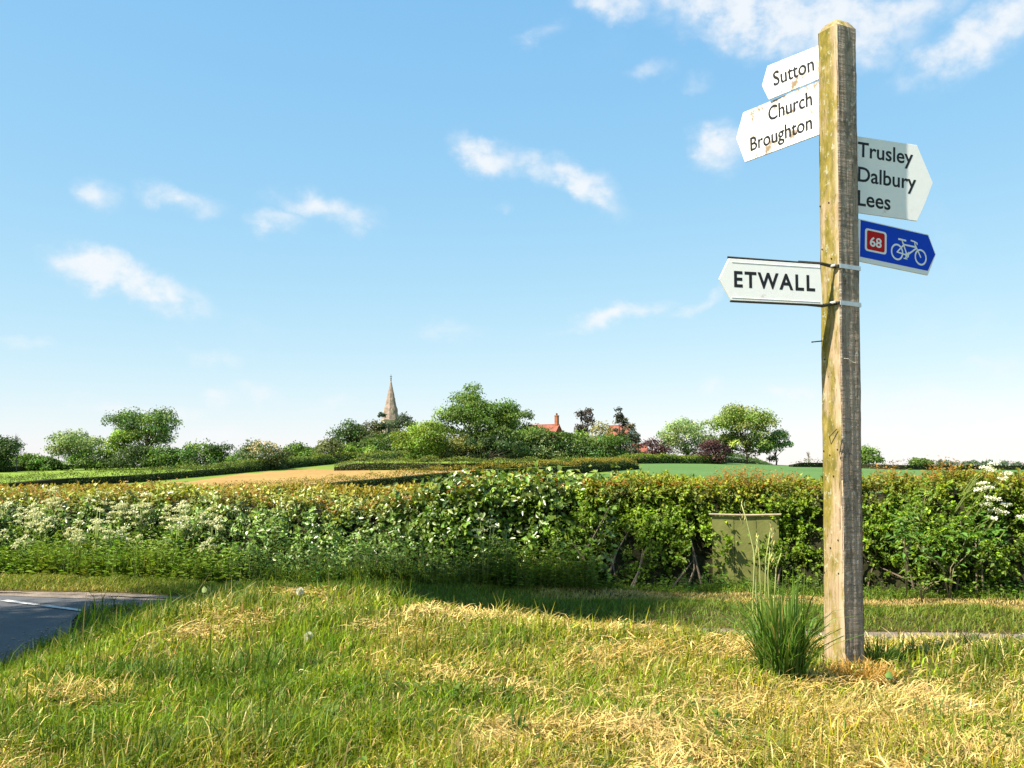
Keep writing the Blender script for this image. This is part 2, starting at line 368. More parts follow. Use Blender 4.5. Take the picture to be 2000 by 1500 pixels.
M_PAINT = groundmat('road_paint', (.10, .10, .10), (.50, .49, .47), (.74, .73, .70), 9, 60, .4)
a, b = Vector((-6.9, 12.0, -.49)), Vector((-4.55, 10.5, -.49))
for i, (t0, t1) in enumerate([(-.9, .02), (.06, .42), (.46, .70), (.74, 1.0)]):
    m = MB(); d = (b-a); n = Vector((-d.y, d.x, 0)).normalized()*.05; p, q = a+d*t0, a+d*t1
    pts = [p-n, q-n*.8, q+n*.7, p+n]; m.add(pts, [(0, 1, 2, 3)])
    o = m.build('road_marking', M_PAINT); o['kind'] = 'structure'

# ================================================================== far trees
NLF = 1.7
def make_tree(name, label, cat, u, vtop, Y, wpx, base, cb=.25, nc=26, nl=4200, clump=.2, open_=0., leaf=None, group=None, shape='round', lean=0, trunk=True, seed=0, bark=M_BARK, xy=None, h=None, W=None, amt=.28):
    rs = np.random.default_rng(1000+seed+int(abs(u))); 
    x, y = xy if xy else (ray(u, 900).x/ray(u, 900).y*Y, Y)
    zb = z1(x, y)-.1; H = h if h else P(u, vtop, Y).z-zb; W = W if W else wpx*Y/F_PX
    root = empty(name, (x, y, zb), label, cat, group)
    base = np.asarray(base)*1.5; leaf = leaf or max(.10, 3.7*Y/F_PX); nl = int(nl*NLF)
    if shape == 'bush': W *= 1.3
    # clump centres
    C = []; R = []
    cz = H*(1+cb)/2; rz = H*(1-cb)/2
    for k in range(nc):
        for _ in range(30):
            p = rs.normal(size=3); p /= np.linalg.norm(p); p *= 1.10 if k % 6 == 5 else rs.uniform(.35, 1)**.6
            if shape == 'cone': 
                t = (p[2]+1)/2; p[:2] *= (1-t)*1.15+.12
            elif shape == 'column': p[:2] *= .9
            elif shape == 'top': 
                t = (p[2]+1)/2; p[:2] *= .8+.22*t
            elif shape == 'dome': 
                t = (p[2]+1)/2; p[:2] *= 1.12-.62*t**1.3
            elif shape == 'bush': 
                t = (p[2]+1)/2; p[:2] *= 1.05-.35*t
            r = clump*min(W, H*1.3)*rs.uniform(.7, 1.3)
            c = np.array([p[0]*(W/2-r*.4)*1.2+lean*p[2]*W, p[1]*(W/2-r*.45)*1.12, cz+p[2]*(rz-r*.5)*(1.12 if p[2] < 0 else 1)])
            if shape == 'bush' and k % 3 == 0: c[2] = r*.5
            if open_ and C and min(np.linalg.norm((c-q)/np.array([1, 1, 1])) for q in C) < open_*(r): continue
            break
        C.append(c); R.append(r)
    C = np.array(C); R = np.array(R)
    m = MB(); tr = max(.018*H, .05)
    if trunk:
        top = Vector((float(C[:, 0].mean())*.6, float(C[:, 1].mean())*.6, H*(.45+cb*.4)))
        pts = [Vector((0, 0, -.1)), top*.25+Vector((rs.normal()*.04*W, 0, 0)), top*.6+Vector((rs.normal()*.05*W, 0, 0)), top]
        m.tube(pts, [tr*1.5, tr*1.05, tr*.8, tr*.5], 7)
        for c, r in zip(C, R):
            s = pts[1].lerp(pts[3], min(1, max(0, (c[2]-r)/H)*rs.uniform(.5, 1))); e = Vector(c.tolist()); mid = s.lerp(e, .5)+Vector((0, 0, -.03*H))
            m.tube([s, mid, e], [tr*.42, tr*.28, tr*.1], 4, cap=False)
        m.build('trunk', bark, root, True)
    if nl:
        pr = R**2; idx = rs.choice(len(C), nl, p=pr/pr.sum())
        d = rs.normal(size=(nl, 3)); d /= np.linalg.norm(d, axis=1, keepdims=True); d[:, 2] = np.where(d[:, 2] < -.3, -d[:, 2]*.6, d[:, 2])
        rad = R[idx]*(.55+.6*rs.random(nl)**.7)*(1+.25*rs.normal(size=nl)*.5)
        Pb = C[idx]+d*rad[:, None]*np.array([1.05, 1.05, .85])
        nn = unit(d+rs.normal(size=(nl, 3))*.55+np.array([0, 0, .35])); dd = unit(np.cross(nn, rs.normal(size=(nl, 3)))+np.array([0, 0, -.25]))
        bc = np.asarray(base)*np.exp(rs.normal(0, .24, (len(C), 1)))[idx]*(1+.07*rs.normal(size=(len(C), 3))[idx]*np.array([1, .3, .3]))
        V, Fc, cc = leaf_arrays(Pb, dd, nn, leaf*rs.uniform(.7, 1.5, nl), leaf*rs.uniform(.6, 1.0, nl), vary(bc, nl, amt, .1), .2)
        link('crown', mesh_np('crown', V, Fc, cc), M_LEAF, root)
    return root
GD = (.035, .062, .012); GM = (.075, .125, .018); GL = (.13, .19, .025); GY = (.16, .19, .03); GP = (.13, .17, .06); BR = (.10, .085, .03); CU = (.05, .022, .022)
T = make_tree
T('broadleaf_tree', 'dark dense rounded tree cut by the left edge of the photo', 'tree', -14, 848, 170, 80, GD, .05, 26, 4200, .25, shape='round')
T('broadleaf_tree', 'light open tree with a leaning bare stem left of the tall field tree', 'tree', 144, 843, 185, 96, GP, .25, 20, 2600, .17, .7, shape='top', lean=.05)
T('broadleaf_tree', 'tall spreading tree with gappy crown on the left skyline above the lime field', 'tree', 283, 797, 190, 116, (.085, .13, .03), .30, 30, 4800, .17, .5, shape='top', seed=3)
T('broadleaf_tree', 'low yellow green rounded tree against the left foot of the tall field tree', 'tree', 232, 838, 186, 64, GL, .1, 18, 2600, .24)
for i, (u, vt, w, c, lb) in enumerate([(62, 889, 60, GM, 'low green bush beside the leafless tree at far left'), (98, 893, 46, (.06, .11, .02), 'small dark bush just left of the light open tree'),
        (178, 872, 52, GM, 'round bush tucked below the right side of the light open tree'), (262, 868, 70, GD, 'dark bush under the tall field tree'), (310, 872, 60, GM, 'bush at the right foot of the tall field tree'),
        (352, 873, 56, (.055, .10, .02), 'mid green bush halfway between tall field tree and cream blossom hawthorn'), (388, 866, 60, GM, 'bright topped bush touching the dark ragged bush'),
        (425, 862, 46, GD, 'dark ragged bush with side shoots left of the cream blossom hawthorn')]):
    T('bush', lb, 'bush', u, vt, 183, w, c, 0, 16, 1800, .26, shape='bush', trunk=True, group='bushes along the left skyline', seed=i)
T('hawthorn', 'rounded hawthorn covered in cream blossom at the top of the tan field', 'tree', 515, 858, 160, 76, (.05, .07, .02), 0, 24, 2600, .22, shape='bush')
T('hawthorn', 'thin shrub showing between the hawthorn and the hedge behind it', 'shrub', 470, 884, 178, 40, GM, 0, 10, 900, .25, shape='bush')
T('bush', 'small bush right of the blossoming hawthorn', 'bush', 578, 864, 185, 44, GM, 0, 12, 1300, .26, shape='bush')
T('bush', 'olive brown rounded bush at the left end of the dark tree group', 'bush', 632, 854, 190, 56, (.09, .10, .03), 0, 14, 1600, .26, shape='bush')
T('broadleaf_tree', 'dark green round tree left of the church spire', 'tree', 678, 826, 230, 62, GD, .05, 18, 2200, .25)
T('broadleaf_tree', 'olive brown dome shaped tree between two dark trees near the spire', 'tree', 714, 818, 232, 66, (.065, .07, .02), .05, 18, 2200, .25, seed=2)
T('conifer_tree', 'blackish narrow evergreen touching the left side of the spire', 'tree', 739, 806, 236, 34, (.018, .035, .012), .0, 18, 1900, .24, shape='column')
T('broadleaf_tree', 'airy grey green tree in front of the spire foot', 'tree', 786, 802, 240, 60, (.06, .08, .04), .0, 22, 1900, .18, .4)
T('bush', 'pale green shrub below the dark trees by the spire', 'shrub', 672, 868, 200, 28, GL, 0, 10, 800, .3, shape='bush', seed=6)
T('bush', 'dark shrub under the airy grey green tree', 'shrub', 741, 846, 215, 60, (.06, .09, .025), 0, 14, 1300, .26, shape='bush', seed=4)
T('bush', 'wide sunlit shrub bank below the spire', 'shrub', 745, 864, 205, 110, (.11, .17, .025), 0, 22, 2200, .2, shape='bush', seed=5)
T('broadleaf_tree', 'bright green medium tree left of the largest tree', 'tree', 824, 817, 186, 100, (.125, .175, .02), 0, 34, 4600, .17, seed=1)
T('broadleaf_tree', 'largest tree on the hill with a broad crown narrowing to the top', 'tree', 930, 750, 200, 160, (.070, .115, .016), .0, 64, 11000, .125, .3, shape='dome', seed=2)
T('broadleaf_tree', 'tree merging into the right side of the largest tree', 'tree', 1004, 786, 208, 62, (.06, .09, .018), .05, 22, 3200, .22, seed=4)
T('bush', 'dull yellow shrub under the largest tree', 'shrub', 890, 852, 188, 70, (.13, .14, .035), 0, 14, 1500, .24, shape='bush', seed=8)
T('bush', 'dark undergrowth shrub at the foot of the largest tree', 'shrub', 950, 856, 186, 150, (.028, .05, .012), 0, 26, 3600, .2, shape='bush', seed=9)
T('broadleaf_tree', 'green tree partly hiding the brick house left of its gable', 'tree', 1042, 832, 195, 74, (.085, .14, .025), .0, 22, 2700, .23, seed=5)
T('bush', 'grey green shrub in front of the gable of the brick house', 'shrub', 1082, 850, 192, 54, (.085, .11, .04), 0, 14, 1500, .25, shape='bush', seed=10)
T('bush', 'yellow green shrub just right of the brick house', 'shrub', 1122, 844, 195, 70, GL, 0, 14, 1500, .25, shape='bush', seed=11)
T('bush', 'yellow brown rounded shrub under the dead looking trees', 'shrub', 1164, 830, 205, 74, (.15, .15, .04), 0, 16, 1700, .24, shape='bush', seed=12)
T('bush', 'deep green round shrub in front of the yellow brown shrub', 'shrub', 1190, 848, 190, 76, (.055, .105, .015), 0, 16, 1900, .24, shape='bush', seed=13)
T('withered_tree', 'dark brown withered tree with thin tufted crown on a bare stem', 'tree', 1143, 788, 210, 36, (.042, .033, .026), .34, 17, 760, .22, .6, seed=3, shape='column')
T('conifer_tree', 'ragged dark evergreen with upright spires before the white gabled house', 'tree', 1211, 784, 208, 40, (.040, .042, .026), .05, 24, 1200, .2, .5, shape='cone', seed=6)
T('conifer_tree', 'shorter ragged evergreen right of the taller ragged evergreen', 'tree', 1234, 818, 206, 36, (.055, .058, .032), .0, 16, 950, .25, .5, shape='cone', seed=7)
T('copper_beech', 'low copper purple shrub beside the small red roof', 'shrub', 1281, 857, 190, 44, CU, 0, 14, 1300, .25, shape='bush', seed=8)
T('copper_beech', 'rounded copper purple shrub between the two pale green trees', 'shrub', 1385, 859, 192, 50, CU, 0, 16, 1600, .25, shape='bush', seed=9)
T('broadleaf_tree', 'pale green tree with lacy crown right of the houses', 'tree', 1338, 810, 200, 96, GP, .12, 26, 3000, .19, .6, seed=10)
T('broadleaf_tree', 'tall yellow green tree nearest the signpost on the skyline', 'tree', 1458, 786, 200, 104, (.14, .18, .035), .14, 36, 5200, .18, .45, seed=11)
T('broadleaf_tree', 'lower green tree filling the right foot of the tall yellow green tree', 'tree', 1516, 840, 202, 54, (.10, .15, .045), .05, 16, 1800, .23, .4, seed=12)
T('broadleaf_tree', 'thin stemmed green tree between copper shrub and tall yellow green tree', 'tree', 1416, 845, 205, 44, (.10, .15, .05), .15, 14, 1100, .24, .4, seed=13)
T('broadleaf_tree', 'rounded green tree just right of the signpost on the horizon', 'tree', 1694, 876, 260, 50, GM, .1, 16, 1800, .24, seed=14)
T('broadleaf_tree', 'small tree with two domed tops on the right horizon', 'tree', 1788, 895, 300, 30, GM, .25, 9, 700, .27, seed=15)
T('broadleaf_tree', 'small leaning tree right of the two domed tree', 'tree', 1812, 900, 300, 22, GM, .3, 7, 500, .27, seed=16)
for i, (u, vt, w, lb) in enumerate([(1842, 898, 26, 'brownish far tree at the left end of the hazy far row'), (1875, 902, 50, 'low wide far tree in the hazy far row'), (1905, 899, 32, 'tallest far tree in the hazy far row'),
        (1948, 899, 40, 'round far tree behind the white flower heads'), (1990, 902, 40, 'far tree at the right edge of the photo')]):
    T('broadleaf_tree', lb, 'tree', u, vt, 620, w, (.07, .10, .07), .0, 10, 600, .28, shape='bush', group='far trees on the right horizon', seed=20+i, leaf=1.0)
# leafless tree, far left
def bare_tree(name, label, u, vt, Y, w, r=.1):
    x = ray(u, 900).x/ray(u, 900).y*Y; zb = z1(x, Y); H = P(u, vt, Y).z-zb; root = empty(name, (x, Y, zb), label, 'tree'); m = MB(); t = MB()
    m.tube([(0, 0, -.2), (.1, 0, H*.4), (0, 0, H*.75), (.1, 0, H)], [r*1.4, r, r*.6, r*.2], 6)
    for k in range(26):
        z = H*random.uniform(.25, .95); a = random.uniform(0, 6.28); L = w*random.uniform(.5, 1)*(1.15-z/H)
        e = Vector((math.cos(a)*L, math.sin(a)*L, z+L*.9)); t.tube([(0, 0, z), e*.5+Vector((0, 0, z*.5+.05)), e], [r*.4, r*.25, r*.12], 4)
        for q in range(3):
            f = Vector((0, 0, z)).lerp(e, random.uniform(.4, .9)); t.tube([f, f+Vector((random.uniform(-.5, .5), random.uniform(-.5, .5), random.uniform(.3, .9)))], [r*.2, r*.08], 3)
    m.build('trunk', M_GREYBARK, root, True); t.build('branches', M_GREYBARK, root)
M_GREYBARK = plain('grey_bark', (.20, .18, .16), .9, .1, noise=.3, nscale=5)
bare_tree('leafless_tree', 'leafless grey tree at far left beside the dark rounded tree', 32, 853, 172, 2.2)
bare_tree('leafless_tree', 'thin leafless sapling on the horizon left of the signpost', 1579, 884, 260, 1.4, .12)

# cream blossom on the hawthorn
def blossom(u, vt, Y, wpx, n):
    x = ray(u, 900).x/ray(u, 900).y*Y; zb = z1(x, Y); H = P(u, vt, Y).z-zb; W = wpx*Y/F_PX
    d = RNG.normal(size=(n, 3)); d[:, 2] = np.abs(d[:, 2])*1.2-.1; d[:, 1] = -np.abs(d[:, 1]); d = unit(d)
    k = fbm(d[:, 0]*3+5, d[:, 2]*3) > .45; d = d[k]; n = len(d)
    Pb = d*np.array([W*.5, W*.5, H*.52])*RNG.uniform(.85, 1.02, (n, 1))+np.array([0, 0, H*.47])
    V, Fc, C = leaf_arrays(Pb, rnd3(n), unit(d+rnd3(n)*.5), .26, .24, vary((.52, .42, .24), n, .2, .05))
    return V, Fc, C
for o in list(bpy.data.objects):
    if o.get('label', '').startswith('rounded hawthorn covered'):
        V, Fc, C = blossom(515, 858, 160, 76, 900); link('blossom', mesh_np('blossom', V, Fc, C), M_FLOWER, o)

# ================================================================== far hedgerows
def far_hedge(label, pts, h, w, col, topcol, nper=150, leaf=None, name='hedgerow'):
    """pts: (u, v) of the foot; h in metres (number or list)"""
    W = [Vector((*G(u, v), 0)) for u, v in pts]; hs = h if isinstance(h, list) else [h]*len(W)
    c0 = W[0]; root = empty(name, (c0.x, c0.y, z1(c0.x, c0.y)), label, 'hedge'); o0 = np.array(root.location)
    Pts = []; core = MB(); prev = None; rows = []
    segL = [(W[i+1]-W[i]).length for i in range(len(W)-1)]; tot = sum(segL)
    n = int(min(17000, tot*nper)); col = np.asarray(col)*1.35; t = RNG.random(n)*tot; cum = np.concatenate([[0], np.cumsum(segL)])
    si = np.clip(np.searchsorted(cum, t)-1, 0, len(segL)-1); f = (t-cum[si])/np.array(segL)[si]
    A = np.array([[p.x, p.y] for p in W]); a = A[si]; b = A[si+1]; d = unit(b-a); nn = np.stack([d[:, 1], -d[:, 0]], 1); nn = np.where((nn[:, 1] > 0)[:, None], -nn, nn)
    hh = np.array(hs)[si]*(1-f)+np.array(hs)[si+1]*f; hh = hh*(.70+.65*fbm(t*(.45 if max(hs) < 2 else .22), t*0+len(pts)))
    q = RNG.random(n); top = q < .4
    r = np.where(top, 1, RNG.random(n)**.8); dep = np.where(top, RNG.uniform(-.5, .5, n), .5)*w+RNG.normal(0, .08, n)
    en = .45+.55*smooth(0, 3.5, np.minimum(t, tot-t)); hh = hh*en; dep = dep*(.5+.5*en)+RNG.normal(0, .10, n)
    xy = a+(b-a)*f[:, None]+nn*dep[:, None]
    z = zt(xy[:, 0], xy[:, 1])+r*hh+RNG.normal(0, .12, n)
    N = np.stack([nn[:, 0]*(~top), nn[:, 1]*(~top), np.where(top, 1, .35)], 1)+rnd3(n)*.6
    Yd = xy[:, 1]; L = (leaf or np.maximum(.10, 2.6*Yd/F_PX))
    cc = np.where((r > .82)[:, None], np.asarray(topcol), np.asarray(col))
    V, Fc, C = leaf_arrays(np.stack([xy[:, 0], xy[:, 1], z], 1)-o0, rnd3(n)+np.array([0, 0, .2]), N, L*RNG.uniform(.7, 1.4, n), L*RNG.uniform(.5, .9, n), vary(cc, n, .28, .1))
    fo = link('foliage', mesh_np('foliage', V, Fc, C), M_LEAF, root); fo['kind'] = 'stuff'
    k = max(4, int(tot/1.2))
    for j in range(k+1):
        tt = min(j/k*tot, tot-1e-6); s = int(np.clip(np.searchsorted(cum, tt)-1, 0, len(segL)-1)); ff = (tt-cum[s])/segL[s]
        p = W[s].lerp(W[s+1], ff); dd = (W[s+1]-W[s]).normalized(); m = Vector((dd.y, -dd.x, 0)); g = z1(p.x, p.y); H = (hs[s]*(1-ff)+hs[s+1]*ff)*.62*(.45+.55*float(smooth(0, 3.5, min(tt, tot-tt))))
        rows.append([p-m*w*.38+Vector((0, 0, g-.3)), p-m*w*.42+Vector((0, 0, g+H)), p+m*w*.42+Vector((0, 0, g+H)), p+m*w*.38+Vector((0, 0, g-.3))])
    V = [v-root.location for r_ in rows for v in r_]; Fs = []
    for j in range(k):
        for e in range(3): Fs.append((j*4+e, j*4+e+1, j*4+e+5, j*4+e+4))
    Fs += [(0, 1, 2, 3), (k*4, k*4+1, k*4+2, k*4+3)]
    core.add(V, Fs); core.build('dark_core', M_CORE, root)  # closed dark block behind the leaves, painted as the hedge's inner shade
    return root
OR = (.26, .20, .03)
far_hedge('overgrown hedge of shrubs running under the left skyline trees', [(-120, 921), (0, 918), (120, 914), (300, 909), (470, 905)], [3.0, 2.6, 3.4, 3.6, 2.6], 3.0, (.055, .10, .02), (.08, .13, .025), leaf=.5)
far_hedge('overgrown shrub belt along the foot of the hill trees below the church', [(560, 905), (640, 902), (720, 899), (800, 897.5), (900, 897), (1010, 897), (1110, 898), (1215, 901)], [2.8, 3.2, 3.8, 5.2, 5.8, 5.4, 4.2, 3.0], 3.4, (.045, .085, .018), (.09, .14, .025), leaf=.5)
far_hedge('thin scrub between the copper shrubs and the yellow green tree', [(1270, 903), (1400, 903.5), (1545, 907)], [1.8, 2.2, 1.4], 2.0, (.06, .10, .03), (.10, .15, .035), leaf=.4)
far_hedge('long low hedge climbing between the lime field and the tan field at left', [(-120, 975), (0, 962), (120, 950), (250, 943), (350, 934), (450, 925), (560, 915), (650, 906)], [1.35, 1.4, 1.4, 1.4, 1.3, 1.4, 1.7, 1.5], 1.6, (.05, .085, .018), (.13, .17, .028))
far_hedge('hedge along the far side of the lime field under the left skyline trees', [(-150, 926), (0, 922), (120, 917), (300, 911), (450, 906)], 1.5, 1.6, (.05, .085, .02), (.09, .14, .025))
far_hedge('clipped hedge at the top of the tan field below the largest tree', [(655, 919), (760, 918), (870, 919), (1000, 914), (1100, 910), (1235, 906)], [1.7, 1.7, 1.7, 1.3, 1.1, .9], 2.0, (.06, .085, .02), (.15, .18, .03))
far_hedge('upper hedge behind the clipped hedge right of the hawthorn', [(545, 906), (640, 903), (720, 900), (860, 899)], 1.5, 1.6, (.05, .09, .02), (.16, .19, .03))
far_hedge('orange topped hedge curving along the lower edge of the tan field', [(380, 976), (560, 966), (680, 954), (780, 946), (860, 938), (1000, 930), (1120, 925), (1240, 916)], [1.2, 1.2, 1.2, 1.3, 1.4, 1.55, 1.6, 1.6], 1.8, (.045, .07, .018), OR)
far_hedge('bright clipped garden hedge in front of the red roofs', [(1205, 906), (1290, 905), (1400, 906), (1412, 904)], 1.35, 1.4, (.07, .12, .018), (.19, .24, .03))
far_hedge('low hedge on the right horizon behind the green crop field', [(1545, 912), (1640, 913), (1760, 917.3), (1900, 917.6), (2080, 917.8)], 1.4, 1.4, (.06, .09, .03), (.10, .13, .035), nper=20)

# ================================================================== church and houses
M_STONE = plain('pale_sandstone', (.40, .33, .25), .9, .1, noise=.3, nscale=.9, bump=.6, bscale=3)
M_STONED = plain('weathered_sandstone', (.26, .195, .16), .9, .1, noise=.3, nscale=1.2, bump=.6, bscale=3)
M_DARKOP = plain('dark_louvre', (.03, .028, .026), .8, .1)
def church():
    u, Y = 763, 330; x = ray(u, 800).x/ray(u, 800).y*Y; zb = z1(x, Y)
    zsp = P(u, 818, Y).z-zb; ztip = P(u, 741, Y).z-zb; px = Y/F_PX; s = 15.3*px
    root = empty('church', (x, Y, zb), 'stone church with a tall tapering spire rising behind the dark trees', 'church')
    root.rotation_euler.z = .35
    tw = MB(); tw.box(-s*.98, s*.98, -s*.98, s*.98, -1, zsp-.6); tw.box(-s*1.08, s*1.08, -s*1.08, s*1.08, zsp-.6, zsp-.25); tw.box(-s*.6, s*.6, s, s*6, -1, zsp*.45)
    tw.prism([(-s*.75, zsp*.45), (s*.75, zsp*.45), (0, zsp*.45+s*1.1)], s, s*6)
    t = tw.build('tower', M_STONE, root)
    for a in range(4):
        R = Matrix.Rotation(a*math.pi/2, 4, 'Z')
        for k in (-.38, .38):
            m = MB(); w = s*.2; poly = [(k*s-w, zsp-5), (k*s+w, zsp-5), (k*s+w, zsp-2.6), (k*s, zsp-1.8), (k*s-w, zsp-2.6)]
            m.prism(poly, -s*.98-.04, -s*.98+.1, R); m.build('belfry_opening', M_DARKOP, t)
    n = 8; sb = MB(); rows = 14
    V = []; Fs = []
    for i in range(rows+1):
        f = i/rows; r = s*1.02*(1-f)**1.0+.10; z = zsp-.3+(ztip-zsp)*f
        if f in (4/rows, 9/rows): r *= 1.06
        for k in range(n): a = math.pi/8+k*math.pi/4; V.append((math.cos(a)*r*1.04, math.sin(a)*r*1.04, z))
    for i in range(rows):
        for k in range(n): Fs.append((i*n+k, i*n+(k+1) % n, (i+1)*n+(k+1) % n, (i+1)*n+k))
    Fs.append(tuple(rows*n+k for k in range(n))); sb.add(V, Fs)
    spz = sb.build('spire', M_STONED, root)
    for tier, f in ((0, .12), (1, .45)):
        for a in range(4):
            R = Matrix.Rotation(a*math.pi/2, 4, 'Z'); zz = zsp+(ztip-zsp)*f; r = s*(1-f); w = s*(.15-.06*tier); hh = 2.0-1.0*tier
            m = MB(); m.prism([(-w, zz), (w, zz), (w, zz+hh*.6), (0, zz+hh), (-w, zz+hh*.6)], -r*1.0-.05, -r*.55, R); m.build('lucarne', M_STONE, spz)
    fn = MB(); tp = ztip; fn.tube([(0, 0, tp-.6), (0, 0, tp+.5), (0, 0, tp+1.7)], [.2, .12, .06], 6); fn.box(-.4, .4, -.06, .06, tp+.9, tp+1.05)
    fn.tube([(0, 0, tp+.1), (0, 0, tp+.3), (0, 0, tp+.5)], [.1, .32, .1], 8); fn.build('finial', plain('dark_iron', (.06, .055, .05), .6), spz)
church()
M_TILE = plain('red_clay_tiles', (.26, .09, .06), .8, .15, noise=.25, nscale=1.3)
M_BRICK = plain('red_brick', (.24, .085, .05), .9, .1, noise=.25, nscale=2.0)
M_BRICKL = plain('orange_brick', (.30, .11, .055), .9, .1, noise=.25, nscale=2.0)
M_RENDER = plain('white_render', (.58, .57, .54), .8, .2, noise=.06, nscale=1)
M_FRAME = plain('window_frame', (.75, .75, .73), .5, .3); M_GLASSD = plain('window_glass', (.03, .035, .04), .08, .7)
def tiled_roof(root, L, Wd, z0, rise, over=.35, rows=9, mat=M_TILE):
    """ridge along x; each slope in overlapping courses"""
    rf = MB(); half = Wd/2+over
    for sgn in (-1, 1):
        for k in range(rows):
            y0 = half*(1-k/rows); y1 = half*(1-(k+1)/rows); za = z0-over*rise/(Wd/2)+rise*(1+over/(Wd/2))*k/rows; zb_ = z0-over*rise/(Wd/2)+rise*(1+over/(Wd/2))*(k+1)/rows
            V = [(-L/2, sgn*y0, za+.07), (L/2, sgn*y0, za+.07), (L/2, sgn*y1, zb_+.02), (-L/2, sgn*y1, zb_+.02), (-L/2, sgn*y0, za-.05), (L/2, sgn*y0, za-.05), (L/2, sgn*y1, zb_-.06), (-L/2, sgn*y1, zb_-.06)]
            rf.add(V, [(0, 1, 2, 3), (4, 7, 6, 5), (0, 4, 5, 1), (1, 5, 6, 2), (3, 2, 6, 7), (0, 3, 7, 4)])
    zr = z0+rise; rf.tube([(-L/2, 0, zr+.03), (L/2, 0, zr+.03)], .14, 6)
    return rf.build('roof', mat, root)
def window(wall, x, z, w, h, y, R=None):
    f = MB(); 
    for (a, b, c, d) in ((x-w/2, x+w/2, z, z+.08), (x-w/2, x+w/2, z+h-.08, z+h), (x-w/2, x-w/2+.08, z+.08, z+h-.08), (x+w/2-.08, x+w/2, z+.08, z+h-.08), (x-.03, x+.03, z+.08, z+h-.08)): f.box(a, b, y-.06, y+.06, c, d, R)
    fr = f.build('window_frame', M_FRAME, wall); g = MB(); g.box(x-w/2+.07, x+w/2-.07, y-.02, y+.02, z+.07, z+h-.07, R); g.build('window_pane', M_GLASSD, wall)
def house1():
    Y = 245; px = Y/F_PX; u = 1062; x = ray(u, 850).x/ray(u, 850).y*Y; zb = z1(x, Y); zr = P(u, 830, Y).z-zb
    root = empty('house', (x, Y, zb), 'brick house with orange red roof and tall chimney beside the largest tree', 'house'); root.rotation_euler.z = -.55
    L, Wd = 9.0, 6.5; ev = zr-3.4
    w = MB(); w.box(-L/2+.25, L/2-.25, -Wd/2, Wd/2, -1, ev); w.prism([(-Wd/2, ev), (Wd/2, ev), (0, zr-.12)], -L/2+.25, L/2-.25, Matrix.Rotation(math.pi/2, 4, 'Z'))
    wl = w.build('wall', M_BRICK, root); rf = tiled_roof(root, L, Wd, ev, zr-ev)
    c = MB(); c.box(L/2-1.15, L/2-.35, -.42, .42, zr-.9, zr+2.1); c.box(L/2-1.22, L/2-.28, -.49, .49, zr+2.1, zr+2.3); ch = c.build('chimney', M_BRICKL, rf)
    for k in (-.2, .2):
        p = MB(); p.tube([(L/2-.75, k, zr+2.3), (L/2-.75, k, zr+2.85)], [.15, .12], 8); p.build('chimney_pot', M_BRICK, root)
    for k in (-2.4, 0, 2.4): window(wl, k, ev-1.9, 1.1, 1.2, -Wd/2)
    window(wl, 0, ev-1.4, 1.0, 1.2, -L/2+.25, Matrix.Rotation(math.pi/2, 4, 'Z'))
house1()
def house2():
    Y = 235; u = 1213; x = ray(u, 850).x/ray(u, 850).y*Y; zb = z1(x, Y); zr = P(u, 831, Y).z-zb
    root = empty('house', (x, Y, zb), 'red roofed house with a white gable behind the ragged evergreens', 'house'); root.rotation_euler.z = -.75
    L, Wd = 7.0, 5.6; ev = zr-3.6
    w = MB(); w.box(-L/2+.2, L/2-.2, -Wd/2, Wd/2, -1, ev); w.prism([(-Wd/2, ev), (Wd/2, ev), (0, zr-.12)], -L/2+.2, L/2-.2, Matrix.Rotation(math.pi/2, 4, 'Z'))
    wl = w.build('wall', M_RENDER, root); tiled_roof(root, L, Wd, ev, zr-ev)
    for k in (-1.6, 1.6): window(wl, k, ev-1.7, 1.0, 1.1, -Wd/2)
    window(wl, 0, ev-1.3, .9, 1.1, -L/2+.2, Matrix.Rotation(math.pi/2, 4, 'Z'))
    Y = 222; u = 1249; x = ray(u, 850).x/ray(u, 850).y*Y; zb = z1(x, Y); zr = P(u, 868, Y).z-zb
    root = empty('outbuilding', (x, Y, zb), 'small orange brick outbuilding with red tiled roof next to the copper shrub', 'outbuilding'); root.rotation_euler.z = -.2
    L, Wd = 3.6, 3.2; ev = zr-1.5
    w = MB(); w.box(-L/2+.2, L/2-.2, -Wd/2, Wd/2, -1, ev); w.prism([(-Wd/2, ev), (Wd/2, ev), (0, zr-.1)], -L/2+.2, L/2-.2, Matrix.Rotation(math.pi/2, 4, 'Z'))
    wl = w.build('wall', M_BRICKL, root); tiled_roof(root, L, Wd, ev, zr-ev, .25, 6); window(wl, .2, ev-1.15, .9, .9, -Wd/2)
house2()

# ================================================================== near hedges
FOOT = np.array([(-12, 14.7), (-7.3, 13.6), (-2.6, 12.35), (1.24, 11.8), (5.15, 10.9), (9.5, 9.9)])
_fl = np.concatenate([[0], np.cumsum(np.hypot(*np.diff(FOOT, axis=0).T))])
def foot(s):
    x = np.interp(s, _fl, FOOT[:, 0]); y = np.interp(s, _fl, FOOT[:, 1]); e = .2
    dx = np.interp(s+e, _fl, FOOT[:, 0])-np.interp(s-e, _fl, FOOT[:, 0]); dy = np.interp(s+e, _fl, FOOT[:, 1])-np.interp(s-e, _fl, FOOT[:, 1]); l = np.hypot(dx, dy)+1e-9
    return x, y, -dy/l, dx/l          # normal pointing away from the camera (inward)
TU = [-600, 0, 250, 400, 560, 600, 740, 830, 900, 1050, 1130, 1200, 1400, 1600, 1700, 2000, 2600]
TV = [992, 992, 986, 984, 994, 1010, 1010, 985, 968, 962, 960, 948, 952, 952, 947, 955, 955]
